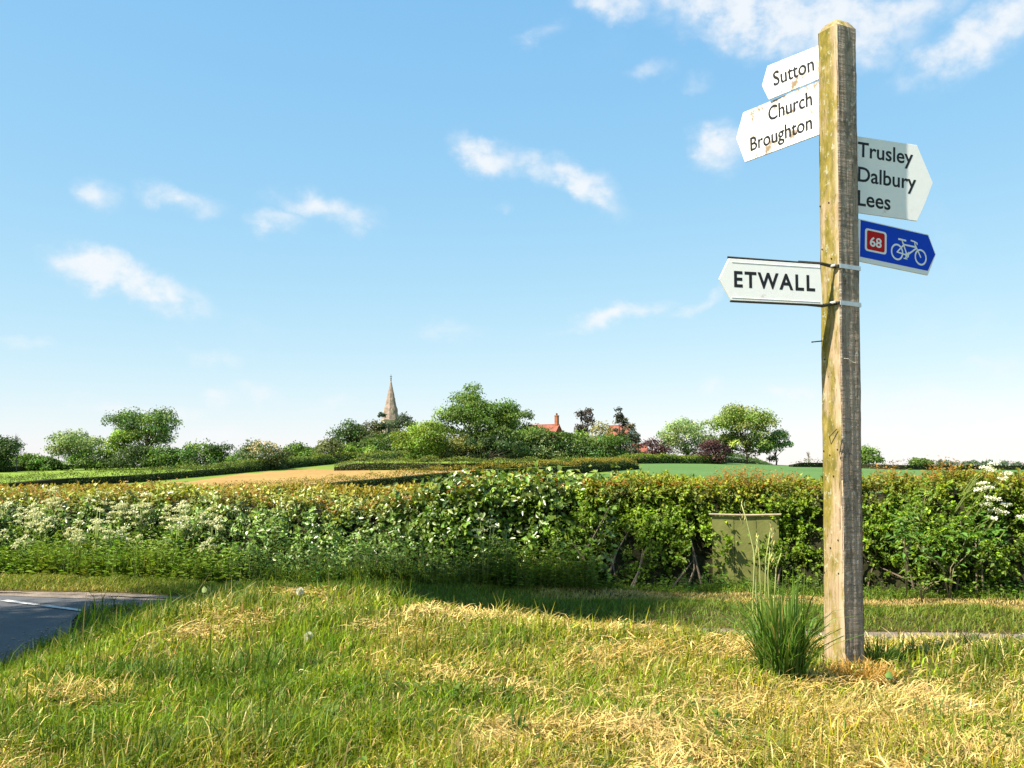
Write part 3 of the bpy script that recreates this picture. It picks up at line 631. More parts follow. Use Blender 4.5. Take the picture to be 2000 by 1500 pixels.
def ztop(s):
    x, y, _, _ = foot(s); yb = y+.5; u = 1000+F_PX*x/yb; v = np.interp(u, TU, TV); return 1-(v-917)*yb/F_PX+.22*(fbm(np.asarray(s)*.8+5, np.asarray(s)*0)-.5)
def s_of_x(x): return float(np.interp(x, FOOT[:, 0], _fl))
def surf(s, r, dep, rake, seed, bulge):
    """r: height 0..1 on the front, dep: depth of the top (0 on the front)"""
    x, y, nx, ny = foot(s); zt_ = ztop(s); z0 = zt(x, y)
    H = zt_-z0; b = (fbm(s*1.1+seed, r*1.6+seed)-.5)*bulge+(fbm(s*4+seed, r*4)-.5)*bulge*.5
    off = rake*r**1.2-b+.18+dep+.25*np.maximum(0, r-.8)
    z = z0+H*r+(fbm(s*2.5+seed*3, dep*2.5)-.5)*.16*(r > .7)
    return np.stack([x+nx*off, y+ny*off, z], -1), np.stack([-nx, -ny, 0*nx], -1)
GAP = (P(1412, 1000, 11.6).x, P(1500, 1000, 11.4).x)
def near_hedge(name, label, cat, x0, x1, n, rake, bulge, thick, seed, colf, leafL, mat, topfrac=.3, shoots=0, gap=False, holes=.30):
    s0, s1 = s_of_x(x0), s_of_x(x1); xr, yr, _, _ = foot(np.array([(s0+s1)/2])); root = empty(name, (float(xr[0]), float(yr[0]), z1(float(xr[0]), float(yr[0]))), label, cat); o0 = np.array(root.location)
    per = 13; q = n//per; s = RNG.uniform(s0, s1, q); top = RNG.random(q) < topfrac; r = np.where(top, 1, RNG.random(q)**.9); dep = np.where(top, RNG.random(q)*thick, 0)
    hole = fbm(s*2.2+seed, r*3.2+dep*2) < holes*(1.15-r*.7); k = ~hole | (RNG.random(q) < .22); s, r, dep, top = s[k], r[k], dep[k], top[k]; q = len(s)
    if name == 'broadleaf_thicket': k = RNG.random(q) < smooth(0, .9, np.minimum(s-s0, s1-s))+.08; s, r, dep, top = s[k], r[k], dep[k], top[k]; q = len(s)
    if gap: k = RNG.random(q) < smooth(-.15, .30, r+.3*(fbm(s*1.3, r*2)-.5)); s, r, dep, top = s[k], r[k], dep[k], top[k]; q = len(s)
    p, nr = surf(s, r, dep, rake, seed, bulge)
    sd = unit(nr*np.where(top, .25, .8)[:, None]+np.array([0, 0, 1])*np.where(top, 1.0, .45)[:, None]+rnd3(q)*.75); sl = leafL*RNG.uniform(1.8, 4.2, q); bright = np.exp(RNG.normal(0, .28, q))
    f = np.tile(np.linspace(0, 1, per), q)+RNG.normal(0, .06, q*per); rp = lambda v_: np.repeat(v_, per, 0)
    p, nr, sd, sl, r, dep, s, top, bright = map(rp, (p-nr*.10, nr, sd, sl, r, dep, s, top, bright)); n = len(s)
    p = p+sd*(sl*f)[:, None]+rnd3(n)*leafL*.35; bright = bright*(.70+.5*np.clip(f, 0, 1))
    if gap:
        ragged = .10*(fbm(p[:, 2]*6, p[:, 2]*0)-.5)*2; inn = (p[:, 0] > GAP[0]+ragged*1.6+.16-.12*smooth(0, .5, -p[:, 2]+.1)) & (p[:, 0] < GAP[1]+ragged*1.5-.01) & (p[:, 2] < .47+.05*RNG.normal(size=n))
        k = ~inn | (RNG.random(n) < .015); p, nr, sd, r, dep, s, top, bright = p[k], nr[k], sd[k], r[k], dep[k], s[k], top[k], bright[k]; n = len(p)
    N = nr*np.where(top, .25, .6)[:, None]+np.array([0, 0, .75])+rnd3(n)*.6
    D = sd*.45+rnd3(n)*.9+np.array([0, 0, -.1])
    L = leafL*RNG.uniform(.6, 1.35, n)
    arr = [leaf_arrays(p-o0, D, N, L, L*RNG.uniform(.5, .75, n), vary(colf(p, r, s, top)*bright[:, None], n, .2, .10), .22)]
    if shoots:                                  # upright new shoots with orange tips
        q = shoots; ss = RNG.uniform(s0, s1, q); kk = fbm(ss*1.6+seed, ss*0) ; hh = np.minimum((.05+.5*np.clip(kk-.38, 0, 1))*RNG.uniform(.35, 1.35, q), .30)
        bp, _ = surf(ss, np.ones(q), RNG.random(q)*thick*.8, rake, seed, bulge); lv = 7
        f = np.tile(np.linspace(.05, 1, lv), q); ps = np.repeat(bp, lv, 0); hs = np.repeat(hh, lv); l0 = RNG.normal(0, .25, (q, 2)); le = np.repeat(l0, lv, 0); bt = bp+np.stack([l0[:, 0]*hh, l0[:, 1]*hh, hh], 1); bw = np.array([[.0035, 0, 0]]); bs = bp-np.array([[0, 0, .06]])
        sv = np.stack([bs-bw, bs+bw, bt], 1).reshape(-1, 3)-o0; arr.append((sv, np.arange(q*3).reshape(-1, 3), np.repeat(vary((.17, .11, .04), q, .15, .05), 3, 0)))
        ps = ps+np.stack([le[:, 0]*hs*f, le[:, 1]*hs*f, hs*f], 1); a = RNG.uniform(0, 6.28, len(f))
        D = np.stack([np.cos(a), np.sin(a), .5+0*a], 1); Nn = np.stack([-np.cos(a)*.4, -np.sin(a)*.4-.2, 1+0*a], 1)+rnd3(len(a))*.3
        c = np.where((f > .55)[:, None], np.array([.34, .17, .035]), np.array([.21, .22, .03]))
        arr.append(leaf_arrays(ps-o0, D, Nn, leafL*.85, leafL*.5, vary(c, len(f), .22, .12)))
    fo = link('foliage', mesh_np('foliage', *joinarr(arr)), mat, root); fo['kind'] = 'stuff'
    # solid inner shell, its dark colour standing in for shade between the leaves
    ns = max(8, int((s1-s0)/.18)); S = np.linspace(s0+(.5 if seed == 11 else 0), s1-(.5 if seed == 11 else 0), ns); prof = [(0, 0)]+[(t, 0) for t in (.2, .4, .6, .8, .92)]+[(.96, d) for d in (.25*thick, .6*thick, thick)]+[(0, thick)]
    rows = []
    for (rr, dd) in prof:
        pp, nn = surf(S, np.full(ns, rr), np.full(ns, dd+.16), rake, seed, bulge*.8); 
        if rr > .9: pp[:, 2] -= .03
        if rr == 0: pp[:, 2] -= .25
        if gap:
            m = (pp[:, 0] > GAP[0]-.15) & (pp[:, 0] < GAP[1]+.15) & (dd < .01); pp[m] = pp[m]-nn[m]*.28
        rows.append(pp)
    V = np.stack(rows, 0).reshape(-1, 3)-o0; nr_ = len(prof)
    link('dark_core', mesh_np('dark_core', V, grid_faces(ns, nr_)), M_CORE, root)
    st = MB()
    for k in range(int((s1-s0)*4.5)):
        sa = RNG.uniform(s0, s1); pa, _ = surf(np.array([sa]), np.array([0.]), np.array([.05]), rake, seed, bulge); pb, _ = surf(np.array([sa+RNG.normal(0, .25)]), np.array([RNG.uniform(.3, .8)]), np.array([.03]), rake, seed, bulge)
        a_ = Vector(pa[0]-o0); b_ = Vector(pb[0]-o0); 
        if gap and GAP[0]-.1 < pa[0, 0] < GAP[1]+.1: continue
        st.tube([a_, a_.lerp(b_, .5)+Vector((RNG.normal(0, .04), RNG.normal(0, .03), 0)), b_], [.014, .010, .005], 5, cap=False)
    st.build('stem', plain('hedge_stem', (.16, .12, .085), .9, .1, noise=.3), root)['kind'] = 'stuff'
    return root
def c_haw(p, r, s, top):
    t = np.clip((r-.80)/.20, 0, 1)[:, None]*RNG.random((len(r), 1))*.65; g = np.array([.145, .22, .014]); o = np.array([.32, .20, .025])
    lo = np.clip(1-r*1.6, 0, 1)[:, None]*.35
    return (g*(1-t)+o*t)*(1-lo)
def c_syc(p, r, s, top):
    t = np.clip((r-.85)/.15, 0, 1)[:, None]*(RNG.random((len(r), 1)) < .4); k = fbm(s*1.5, r*2)[:, None]
    return np.array([.10, .16, .017])*(.55+.9*k)*(1-t)+np.array([.22, .26, .03])*t
def c_bra(p, r, s, top):
    t = np.clip((r-.85)/.15, 0, 1)[:, None]*.8; return np.array([.15, .22, .04])*(1-t)+np.array([.28, .27, .035])*t
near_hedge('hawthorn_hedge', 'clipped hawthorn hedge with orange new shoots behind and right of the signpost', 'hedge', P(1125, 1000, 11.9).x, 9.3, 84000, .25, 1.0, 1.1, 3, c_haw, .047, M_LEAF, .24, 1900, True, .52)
near_hedge('broadleaf_thicket', 'dark big leaved thicket in the middle of the roadside hedge', 'thicket', P(730, 1000, 12.4).x, P(1190, 1000, 12).x, 22000, .25, 1.25, 1.1, 11, c_syc, .078, M_GLOSS, .22, 260, False, .52)
near_hedge('bramble_hedge', 'low leafy bramble hedge along the lane on the left side', 'hedge', -11.5, P(800, 1000, 12.5).x, 44000, .75, 1.0, 1.2, 23, c_bra, .064, M_GLOSS, .28, 1300, False, .50)
# hedge on the other side of the paddock, its top strip seen over the bramble
def back_hedge():
    x0, x1 = -13, -1.2; n = 15000; root = empty('field_hedge', (-6, 18.6, z1(-6, 18.6)), 'orange tipped clipped hedge showing as a strip over the brambles', 'hedge'); o0 = np.array(root.location)
    x = RNG.uniform(x0, x1, n); top = RNG.random(n) < .6; d = np.where(top, RNG.random(n)*1.6, 0); z = np.where(top, .60, RNG.uniform(-.4, .6, n))+.12*(fbm(x*1.5, d)-.5)+RNG.normal(0, .04, n); y = 18+.03*x+d
    t = (z > .5)[:, None]; c = np.where(t, np.array([.30, .23, .03]), np.array([.08, .12, .02]))
    N = np.stack([0*x, np.where(top, -.2, -1), np.where(top, 1, .4)], 1)+rnd3(n)*.6; L = .075*RNG.uniform(.7, 1.3, n)
    V, Fc, C = leaf_arrays(np.stack([x, y, z], 1)-o0, rnd3(n)+np.array([0, 0, .4]), N, L, L*.6, vary(c, n, .25, .12))
    link('foliage', mesh_np('foliage', V, Fc, C), M_LEAF, root)['kind'] = 'stuff'
    m = MB(); m.box(x0, x1, 18.0, 19.7, -.9, .5, Matrix.Translation(-root.location)); m.build('dark_core', M_CORE, root)  # plain dark box whose colour paints the shade within the hedge
back_hedge()

# ------------------------------------------------------------------ boarded panel in the hedge
def panel():
    Y = 11.9; a, b = P(1392, 1140, Y+.1), P(1524, 1140, Y-.05); ztop_ = P(1450, 1003, Y).z; zb = z1(a.x, a.y)-.05
    root = empty('board_panel', ((a.x+b.x)/2, (a.y+b.y)/2, zb), 'olive grey boarded panel with a pale top rail set into the hedge', 'panel'); root.rotation_euler.z = math.atan2(b.y-a.y, b.x-a.x)
    L = (b-a).length; H = ztop_-zb; k = 3; w = L/k; mt = plain('olive_painted_board', (.15, .155, .04), .7, .3, noise=.22, nscale=5, bump=.3, bscale=30)
    for i in range(k):
        m = MB(); m.box(-L/2+i*w+.003, -L/2+(i+1)*w-.003, -.012+.003*(i % 2), .012, 0, H-.035); m.build('board', mt, root)
    m = MB(); m.tube([(-L/2-.03, -.03, H-.012), (0, -.03, H-.02), (L/2+.03, -.03, H-.008)], .013, 8); m.build('top_rail', plain('weathered_rail', (.36, .29, .20), .8, .2, noise=.2), root)
panel()

# ------------------------------------------------------------------ plants at the hedge foot
def weeds(name, label, n, sampler, hfun, colr, seed, mat=M_LEAF, leaf=.07):
    """leafy stems, nobody could count them"""
    x, y = sampler(n); z = zt(x, y); h = hfun(x, y, n); lv = 9
    f = np.tile(np.linspace(.15, 1, lv), n)+RNG.normal(0, .03, n*lv); hs = np.repeat(h, lv); le = np.repeat(RNG.normal(0, .16, (n, 2)), lv, 0)
    p = np.stack([np.repeat(x, lv)+le[:, 0]*hs*f, np.repeat(y, lv)+le[:, 1]*hs*f, np.repeat(z, lv)+hs*f], 1); a = RNG.uniform(0, 6.28, n*lv)
    D = np.stack([np.cos(a), np.sin(a), .25+0*a], 1); N = np.stack([np.cos(a)*-.2, np.sin(a)*-.2, 1+0*a], 1)+rnd3(n*lv)*.35; L = leaf*RNG.uniform(.6, 1.3, n*lv)*(1.15-.5*f)
    c = np.repeat(vary(np.asarray(colr), n, .2, .12), lv, 0)
    arr = [leaf_arrays(p, D, N, L, L*.45, vary(c, n*lv, .15, .05))]
    sb = np.stack([x, y, z], 1); arr.append(blades(sb, np.stack([RNG.normal(size=n), RNG.normal(size=n), 0*x], 1), h*1.0, .008, .12, vary((.14, .17, .04), n), 2))
    o = link(name, mesh_np(name, *joinarr(arr)), mat); return tag(o, label, 'weeds', kind='stuff')
def along(x0, x1, d0, d1):
    def f(n):
        s = RNG.uniform(s_of_x(x0), s_of_x(x1), n); x, y, nx, ny = foot(s); d = RNG.uniform(d0, d1, n); return x+nx*d, y+ny*d
    return f
XL = P(460, 1050, 12.9).x
weeds('undergrowth', 'sunlit green nettles and leafy weeds below the bramble hedge at left', 2600, along(-11, XL+.4, -.35, .65), lambda x, y, n: RNG.uniform(.10, .60, n)*(.5+fbm(x*2, y*2)), (.17, .25, .035), 1, leaf=.09)
weeds('undergrowth', 'dark leafy weeds at the foot of the thicket', 800, along(XL, P(1000, 1100, 12).x, -.3, .35), lambda x, y, n: RNG.uniform(.15, .6, n), (.07, .13, .03), 2)
weeds('undergrowth', 'bright goosegrass and nettles between the thicket and the hawthorn hedge', 420, along(P(960, 1100, 12).x, P(1170, 1100, 12).x, -.4, .3), lambda x, y, n: RNG.uniform(.15, .6, n), (.16, .24, .03), 3)
weeds('undergrowth', 'patchy low weeds along the foot of the hawthorn hedge', 450, along(P(1170, 1100, 12).x, 9, -.2, .2), lambda x, y, n: RNG.uniform(.06, .22, n), (.10, .17, .03), 4)

def parsley_proto(name, label, cat, h, nst, rr, group=None, col=(.60, .58, .40), stemc=None):
    rr *= .8
    root = empty(name, (0, 0, 0), label, cat, group); st = MB()
    rl = random.Random(int(h*1000)+nst)
    heads = []
    for k in range(nst):
        a = rl.uniform(0, 6.28); d = rl.uniform(.02, .16)*h; e = Vector((math.cos(a)*d, math.sin(a)*d, h*rl.uniform(.72, 1)))
        b = Vector((math.cos(a)*.02, math.sin(a)*.02, 0)); st = MB(); st.tube([b, b.lerp(e, .5)+Vector((0, 0, .03)), e], [.006, .005, .003], 5); heads.append(e)
        if rl.random() < .7:
            a2 = a+rl.uniform(-1, 1); q = b.lerp(e, .62); e2 = q+Vector((math.cos(a2)*.1*h, math.sin(a2)*.1*h, .2*h)); st.tube([q, e2], [.004, .0025], 4); heads.append(e2)
        st.build('stem', M_STEMG, root, True)
    for e in heads:
        n = 34; ang = RNG.uniform(0, 6.28, n); q = np.sqrt(RNG.random(n))*rr*rl.uniform(.7, 1.2)
        p = np.stack([np.cos(ang)*q, np.sin(ang)*q, -(q/rr)**2*rr*.35+RNG.normal(0, .004, n)], 1)+np.array(e)
        V, Fc, C = leaf_arrays(p, rnd3(n), np.array([[0, 0, 1.]])+rnd3(n)*.4, .022, .020, vary(col, n, .12, .03)); link('flower_head', mesh_np('flower_head', V, Fc, C), M_FLOWER, root)
    n = 26; a = RNG.uniform(0, 6.28, n); f = RNG.uniform(.08, .6, n)*h
    p = np.stack([np.cos(a)*.02, np.sin(a)*.02, f], 1); D = np.stack([np.cos(a), np.sin(a), .5+0*a], 1)
    V, Fc, C = leaf_arrays(p, D, np.array([[0, 0, 1.]])+rnd3(n)*.3, RNG.uniform(.08, .16, n), .05, vary((.13, .20, .04), n)); link('leaves', mesh_np('leaves', V, Fc, C), M_LEAF, root)
    return root
def copy_tree(o):
    c = o.copy(); COL.objects.link(c)
    for ch in o.children:
        d = ch.copy(); COL.objects.link(d); d.parent = c
    return c
LBP = 'white flowering cow parsley growing in the sunlit bank below the brambles at left'
protos = [parsley_proto('cow_parsley', LBP, 'wildflower', h, ns, .05, 'cow parsley in the left hedge bank') for h, ns in ((.62, 5), (.78, 6), (.5, 4))]
s_lo, s_hi = s_of_x(-8.6), s_of_x(XL-.1)
for i in range(66):
    o = protos[i] if i < 3 else copy_tree(protos[i % 3])
    s = RNG.uniform(s_lo, s_hi) if i % 4 else RNG.uniform(s_lo, s_of_x(P(250, 1050, 13.3).x)); x, y, nx, ny = foot(np.array([s])); d = RNG.uniform(-.15, .95); x = float(x[0]+nx[0]*d); y = float(y[0]+ny[0]*d)  # real plants, spread up the bank so pale heads also imitate leaf glints
    o.location = (x, y, z1(x, y)+.45*max(0, d-.1)); o.rotation_euler.z = RNG.uniform(0, 6.28); k = RNG.uniform(.8, 1.25); o.scale = (k, k, k)
hg = parsley_proto('hogweed', 'tall hogweed with cream flower heads standing before the dark thicket', 'wildflower', .93, 4, .07, None, (.58, .55, .36)); p_ = P(948, 1120, 11.75); hg.location = (p_.x, p_.y, z1(p_.x, p_.y))
hg2 = parsley_proto('hogweed', 'shorter green hogweed right of the tall hogweed in front of the thicket', 'wildflower', .70, 3, .05, None, (.30, .36, .10)); p_ = P(985, 1120, 11.7); hg2.location = (p_.x, p_.y, z1(p_.x, p_.y))
# white flower heads hanging over the right hedge
def elder_flowers():
    root = empty('flowering_elder', (P(1940, 1000, 10.9).x, 10.9, z1(5.3, 10.9)), 'flat white flower heads sprouting over the hawthorn hedge near the right edge', 'shrub'); o0 = root.location; st = MB()
    for (u, v) in [(1926, 912), (1942, 905), (1935, 918), (1958, 934), (1968, 924), (1920, 944), (1931, 952), (1912, 956), (1934, 972), (1925, 985), (1944, 975), (1966, 985), (1942, 996), (1958, 1000), (1938, 1012), (1996, 1010)]:
        e = P(u, v, 10.75+random.uniform(-.1, .12)); st = MB(); st.tube([Vector((e.x-.1, 11.2, e.z-.35))-o0, Vector((e.x-.03, 11.0, e.z-.12))-o0, e-o0], [.008, .006, .003], 5)
        n = 40; a = RNG.uniform(0, 6.28, n); q = np.sqrt(RNG.random(n))*.06; p = np.stack([np.cos(a)*q, np.sin(a)*q, RNG.normal(0, .006, n)], 1)+np.array(e-o0)
        V, Fc, C = leaf_arrays(p, rnd3(n), np.array([[0, -.3, 1.]])+rnd3(n)*.4, .026, .024, vary((.78, .74, .62), n, .1, .02)); link('flower_head', mesh_np('flower_head', V, Fc, C), M_FLOWER, root); st.build('stem', M_STEMG, root)
elder_flowers()
def sapling(name, label, u, v0, v1, Y, wpx, n, col, leaf, stems):
    b = P(u, v0, Y); root = empty(name, (b.x, Y, z1(b.x, Y)), label, 'sapling'); H = P(u, v1, Y).z-root.location.z; W = wpx*Y/F_PX; st = MB(); arr = []
    for k in range(stems):
        e = Vector((random.uniform(-.5, .5)*W, random.uniform(-.15, .1)-.1, H*random.uniform(.7, 1))); st.tube([(0, 0, 0), Vector((e.x*.15, -.02, H*.42)), e*.7+Vector((0, 0, .05)), e], [.007, .006, .004, .002], 6)
        m = n//stems; q = np.array(e)+RNG.normal(0, 1, (m, 3))*np.array([W*.14, .06, H*.12]); D = rnd3(m)*np.array([1, 1, .4]); arr.append(leaf_arrays(q, D, np.array([[0, -.3, 1.]])+rnd3(m)*.5, leaf*RNG.uniform(.6, 1.3, m), leaf*.42, vary(col, m, .22, .1)))
    st.build('stem', plain('sapling_stem', (.22, .19, .10), .8), root, True); link('leaves', mesh_np('leaves', *joinarr(arr)), M_LEAF, root)
sapling('elder_sapling', 'fresh green elder sapling with bare forked stem before the hedge at right', 1853, 1150, 1020, 10.75, 200, 300, (.12, .23, .035), .09, 4)
sapling('elder_sapling', 'small bright leaved seedling low at the hedge foot right of the elder sapling', 1800, 1160, 1118, 10.6, 80, 70, (.15, .22, .03), .07, 4)
sapling('elder_sapling', 'young leafy shoot at the hedge top right of the signpost', 1765, 1000, 950, 10.9, 60, 120, (.13, .21, .03), .075, 4)

# ================================================================== trees beside the road, out of view on the left, that shade road and lane
def shade_tree(label, x, y, h, W, nc, nl, cb, seed, shape='column', clump=.26):
    return make_tree('roadside_tree', label, 'tree', 0, 0, 0, 0, (.07, .12, .02), cb, nc, nl, clump, .3, .16, shape=shape, seed=seed, xy=(x, y), h=h, W=W)
shade_tree('tall slender roadside tree left of the road, shading the lane', -11.0, 4.45, 17.0, 3.0, 34, 8000, .58, 41)
shade_tree('roadside tree left of the road opposite the end of the lane', -12.2, 5.0, 13.2, 4.0, 34, 7000, .55, 42, 'round', .24)
shade_tree('broad roadside tree left of the road, shading the junction', -13.3, 3.4, 12.4, 5.0, 30, 7000, .45, 43, 'round', .24)

# ================================================================== verge grass and cut hay
def place(n, x0, x1, y0, y1, pw):
    """more where the camera is near"""
    t = RNG.random(n); y = (y0**(1-pw)+(y1**(1-pw)-y0**(1-pw))*t)**(1/(1-pw)); half = y*(1050/F_PX)+1.0
    return RNG.uniform(-1, 1, n)*half, y
def grass():
    n = 190000; x, y = place(n, 0, 0, 2.6, 10.8, 1.35)
    ok = inside(ISLE, x, y); de = edist(ISLE, x, y); ok &= (de > .05*RNG.random(n)); x, y, de = x[ok], y[ok], de[ok]; n = len(x); z = zt(x, y)
    dry = dryness(x, y); u = x/y
    k = RNG.random(n) < 1-.55*dry; x, y, z, dry, de = x[k], y[k], z[k], dry[k], de[k]; n = len(x)
    tuft = fbm(x*2.3+7, y*2.3)*1.0; H = (.045+.16*np.clip(tuft-.22, 0, 1))*RNG.uniform(.55, 1.45, n)*(1-.3*dry); tus = smooth(.60, .72, fbm(x*1.9+50, y*1.9+9, 3)); H *= 1+.55*tus; H *= np.where(RNG.random(n) < .03, 1.7, 1); H *= 1-.75*np.exp(-((x-1.72)**2/.22+(y-4.7)**2/.35))
    green = np.array([.15, .23, .010]); deep = np.array([.06, .125, .010]); yel = np.array([.33, .29, .02]); straw = np.array([.50, .38, .14])
    q = np.clip(dry*.8+.35*(fbm(x*1.3+40, y*1.3)-.45)+RNG.normal(0, .22, n), 0, 1)[:, None]; g2 = (fbm(x*.9+80, y*.9) < .47)[:, None]
    c = np.where(g2, deep*.5+green*.5, green); c = c*(1-tus[:, None])+deep*tus[:, None]; c = c*(1-q)+yel*q; c = np.where((RNG.random(n)[:, None] < .05+.30*dry[:, None]), straw, c)
    lean = RNG.normal(size=(n, 3))+np.array([.35, -.15, 0]); bend = np.clip(RNG.normal(.65, .35, n), .05, 1.5)
    W = .0056*RNG.uniform(.6, 1.5, n)*np.clip(y/4.5, .85, 2)
    near = y < 5.2
    arr = []
    for m, sg in ((near, 3), (~near, 2)): arr.append(blades(np.stack([x, y, z-.005], 1)[m], lean[m], H[m], W[m], bend[m], vary(c[m], m.sum(), .34, .12), sg))
    o = link('verge_grass', mesh_np('verge_grass', *joinarr(arr)), M_GRASS); tag(o, 'sunlit rough grass covering the verge around the signpost', 'grass', kind='stuff')
def dryness(x, y):
    """where the mown grass lies dried: lower right, around the post and along the crest"""
    u = 1000+F_PX*x/y; v = 917+F_PX*1.0/y
    b = .20+.42*smooth(400, 1500, u)+.22*smooth(1330, 1480, v)*smooth(500, 1100, u)+.30*smooth(1260, 1190, v)*smooth(700, 1000, u)
    return np.clip(b+1.5*(fbm(x*1.7, y*1.7, 3)-.5), 0, 1)
def hay():
    n = 330000; x, y = place(n, 0, 0, 2.6, 10.5, 1.35); ok = inside(ISLE, x, y) & (edist(ISLE, x, y) > .25); x, y = x[ok], y[ok]
    d = dryness(x, y); cl = fbm(x*3.4+20, y*3.4); k = RNG.random(len(x)) < np.clip((d-.22)*1.6, .03, 1)*np.clip((cl-.28)*3.2, .10, 1); x, y, cl, d = x[k], y[k], cl[k], d[k]; n = len(x)
    z = zt(x, y)+RNG.random(n)*(.015+.045*np.clip(cl-.38, 0, 1)*2*d+.012)
    a = RNG.normal(.4, 1.0, n)+3*(fbm(x*1.2, y*1.2, 2)-.5)*3; D = np.stack([np.cos(a), np.sin(a), RNG.normal(.05, .28, n)], 1); L = RNG.uniform(.03, .13, n)
    S = unit(np.cross(D, np.array([0, 0, 1.])+rnd3(n)*.5)); w = (.0017*RNG.uniform(.7, 1.5, n)*np.clip(y/4, .9, 2))[:, None]; D = unit(D)
    p = np.stack([x, y, z], 1); mid = p+D*L[:, None]*.5+np.array([0, 0, 1.])*(L[:, None]*RNG.uniform(.02, .22, (n, 1))); e = p+D*L[:, None]+S*L[:, None]*RNG.normal(0, .3, (n, 1))
    V = np.stack([p-S*w, p+S*w, mid-S*w, mid+S*w, e], 1).reshape(-1, 3); i = np.arange(n)[:, None]*5
    Fc = np.concatenate([i+np.array([[0, 1, 3]]), i+np.array([[0, 3, 2]]), i+np.array([[2, 3, 4]])], 1).reshape(-1, 3)
    wm = fbm(x*.8+3, y*.8)[:, None]; c = np.array([.54, .41, .17])*(1-wm)+np.array([.50, .33, .09])*wm
    o = link('cut_hay', mesh_np('cut_hay', V, Fc, np.repeat(vary(c, n, .34, .07), 5, 0)), M_HAY); tag(o, 'dry straw coloured mown grass lying in heaps over the verge', 'hay', kind='stuff')
grass(); hay()
def broad_weeds():
    q = 520; x, y = place(q, 0, 0, 2.7, 8.5, 1.3); ok = inside(ISLE, x, y) & (edist(ISLE, x, y) > .2) & (dryness(x, y) < .75); x, y = x[ok], y[ok]; q = len(x); m = 9
    a = np.tile(np.linspace(0, 6.28, m, endpoint=False), q)+RNG.normal(0, .35, q*m); X = np.repeat(x, m); Yy = np.repeat(y, m); Z = zt(X, Yy)+RNG.uniform(.012, .075, q*m); L = np.repeat(RNG.uniform(.014, .036, q), m)*RNG.uniform(.7, 1.2, q*m); rr = RNG.random(q*m)*.04
    D = np.stack([np.cos(a), np.sin(a), RNG.uniform(.1, .8, q*m)], 1); N = np.array([[0, 0, 1.]])+rnd3(q*m)*.35
    o = link('broad_weeds', mesh_np('broad_weeds', *leaf_arrays(np.stack([X+np.cos(a)*rr, Yy+np.sin(a)*rr, Z], 1), D, N, L, L*.62, vary((.10, .15, .018), q*m, .25, .1), .18)), M_LEAF); tag(o, 'clover and plantain leaves low down among the verge grass', 'weeds', kind='stuff')
broad_weeds()
def far_verge():
    n = 60000; x = RNG.uniform(-8.5, 7.5, n); fy = np.interp(x, FOOT[:, 0], FOOT[:, 1]); ly = np.interp(x, [p[0] for p in LANE_FAR], [p[1] for p in LANE_FAR]); y = ly+(fy+.15-ly)*RNG.random(n)
    z = zt(x, y); u = 1000+F_PX*x/y; t = (y-ly)/(fy-ly)
    dry = np.clip(.05+.8*smooth(980, 1100, u)*smooth(.40, .62, t+.25*(fbm(x*2, y*2)-.5))+.25*smooth(1650, 1750, u)+.7*(fbm(x*1.5+5, y*1.5)-.5)+.4*smooth(330, 150, u), 0, 1)
    g = np.array([.10, .165, .015]); yl = np.array([.27, .26, .03]); st = np.array([.52, .37, .15]); q = np.clip(dry+RNG.normal(0, .15, n), 0, 1)[:, None]
    c = np.where(q < .5, g+(yl-g)*q*1.2, yl+(st-yl)*(q-.4)*1.6); H = (.05+.09*fbm(x*2, y*2))*RNG.uniform(.5, 1.4, n)*(1-.45*dry)
    arr = blades(np.stack([x, y, z], 1), RNG.normal(size=(n, 3))+np.array([.3, 0, 0]), H, .009*RNG.uniform(.6, 1.5, n), np.clip(RNG.normal(.7, .35, n)+.5*dry, .05, 1.5), vary(c, n, .2, .1), 2)
    o = link('lane_verge_grass', mesh_np('lane_verge_grass', *arr), M_GRASS); tag(o, 'strip of short grass and hay between the lane and the hedge', 'grass', kind='stuff')
    n = 32000; x = RNG.uniform(-9, 9, n); y = np.interp(x, FOOT[:, 0], FOOT[:, 1])+RNG.uniform(-.25, .3, n); z = zt(x, y)
    u = 1000+F_PX*x/y; tall = .10+.34*smooth(1010, 900, u)*fbm(x*2, y*2)+.30*smooth(520, 400, u)*fbm(x*2.5, y*2.5)
    arr = blades(np.stack([x, y, z], 1), RNG.normal(size=(n, 3)), tall*RNG.uniform(.5, 1.3, n), .009, np.clip(RNG.normal(.6, .3, n), .05, 1.5), vary((.17, .24, .025), n, .3, .12), 2)
    o = link('hedge_bottom_grass', mesh_np('hedge_bottom_grass', *arr), M_GRASS); tag(o, 'longer grass growing up against the foot of the hedge', 'grass', kind='stuff')
far_verge()

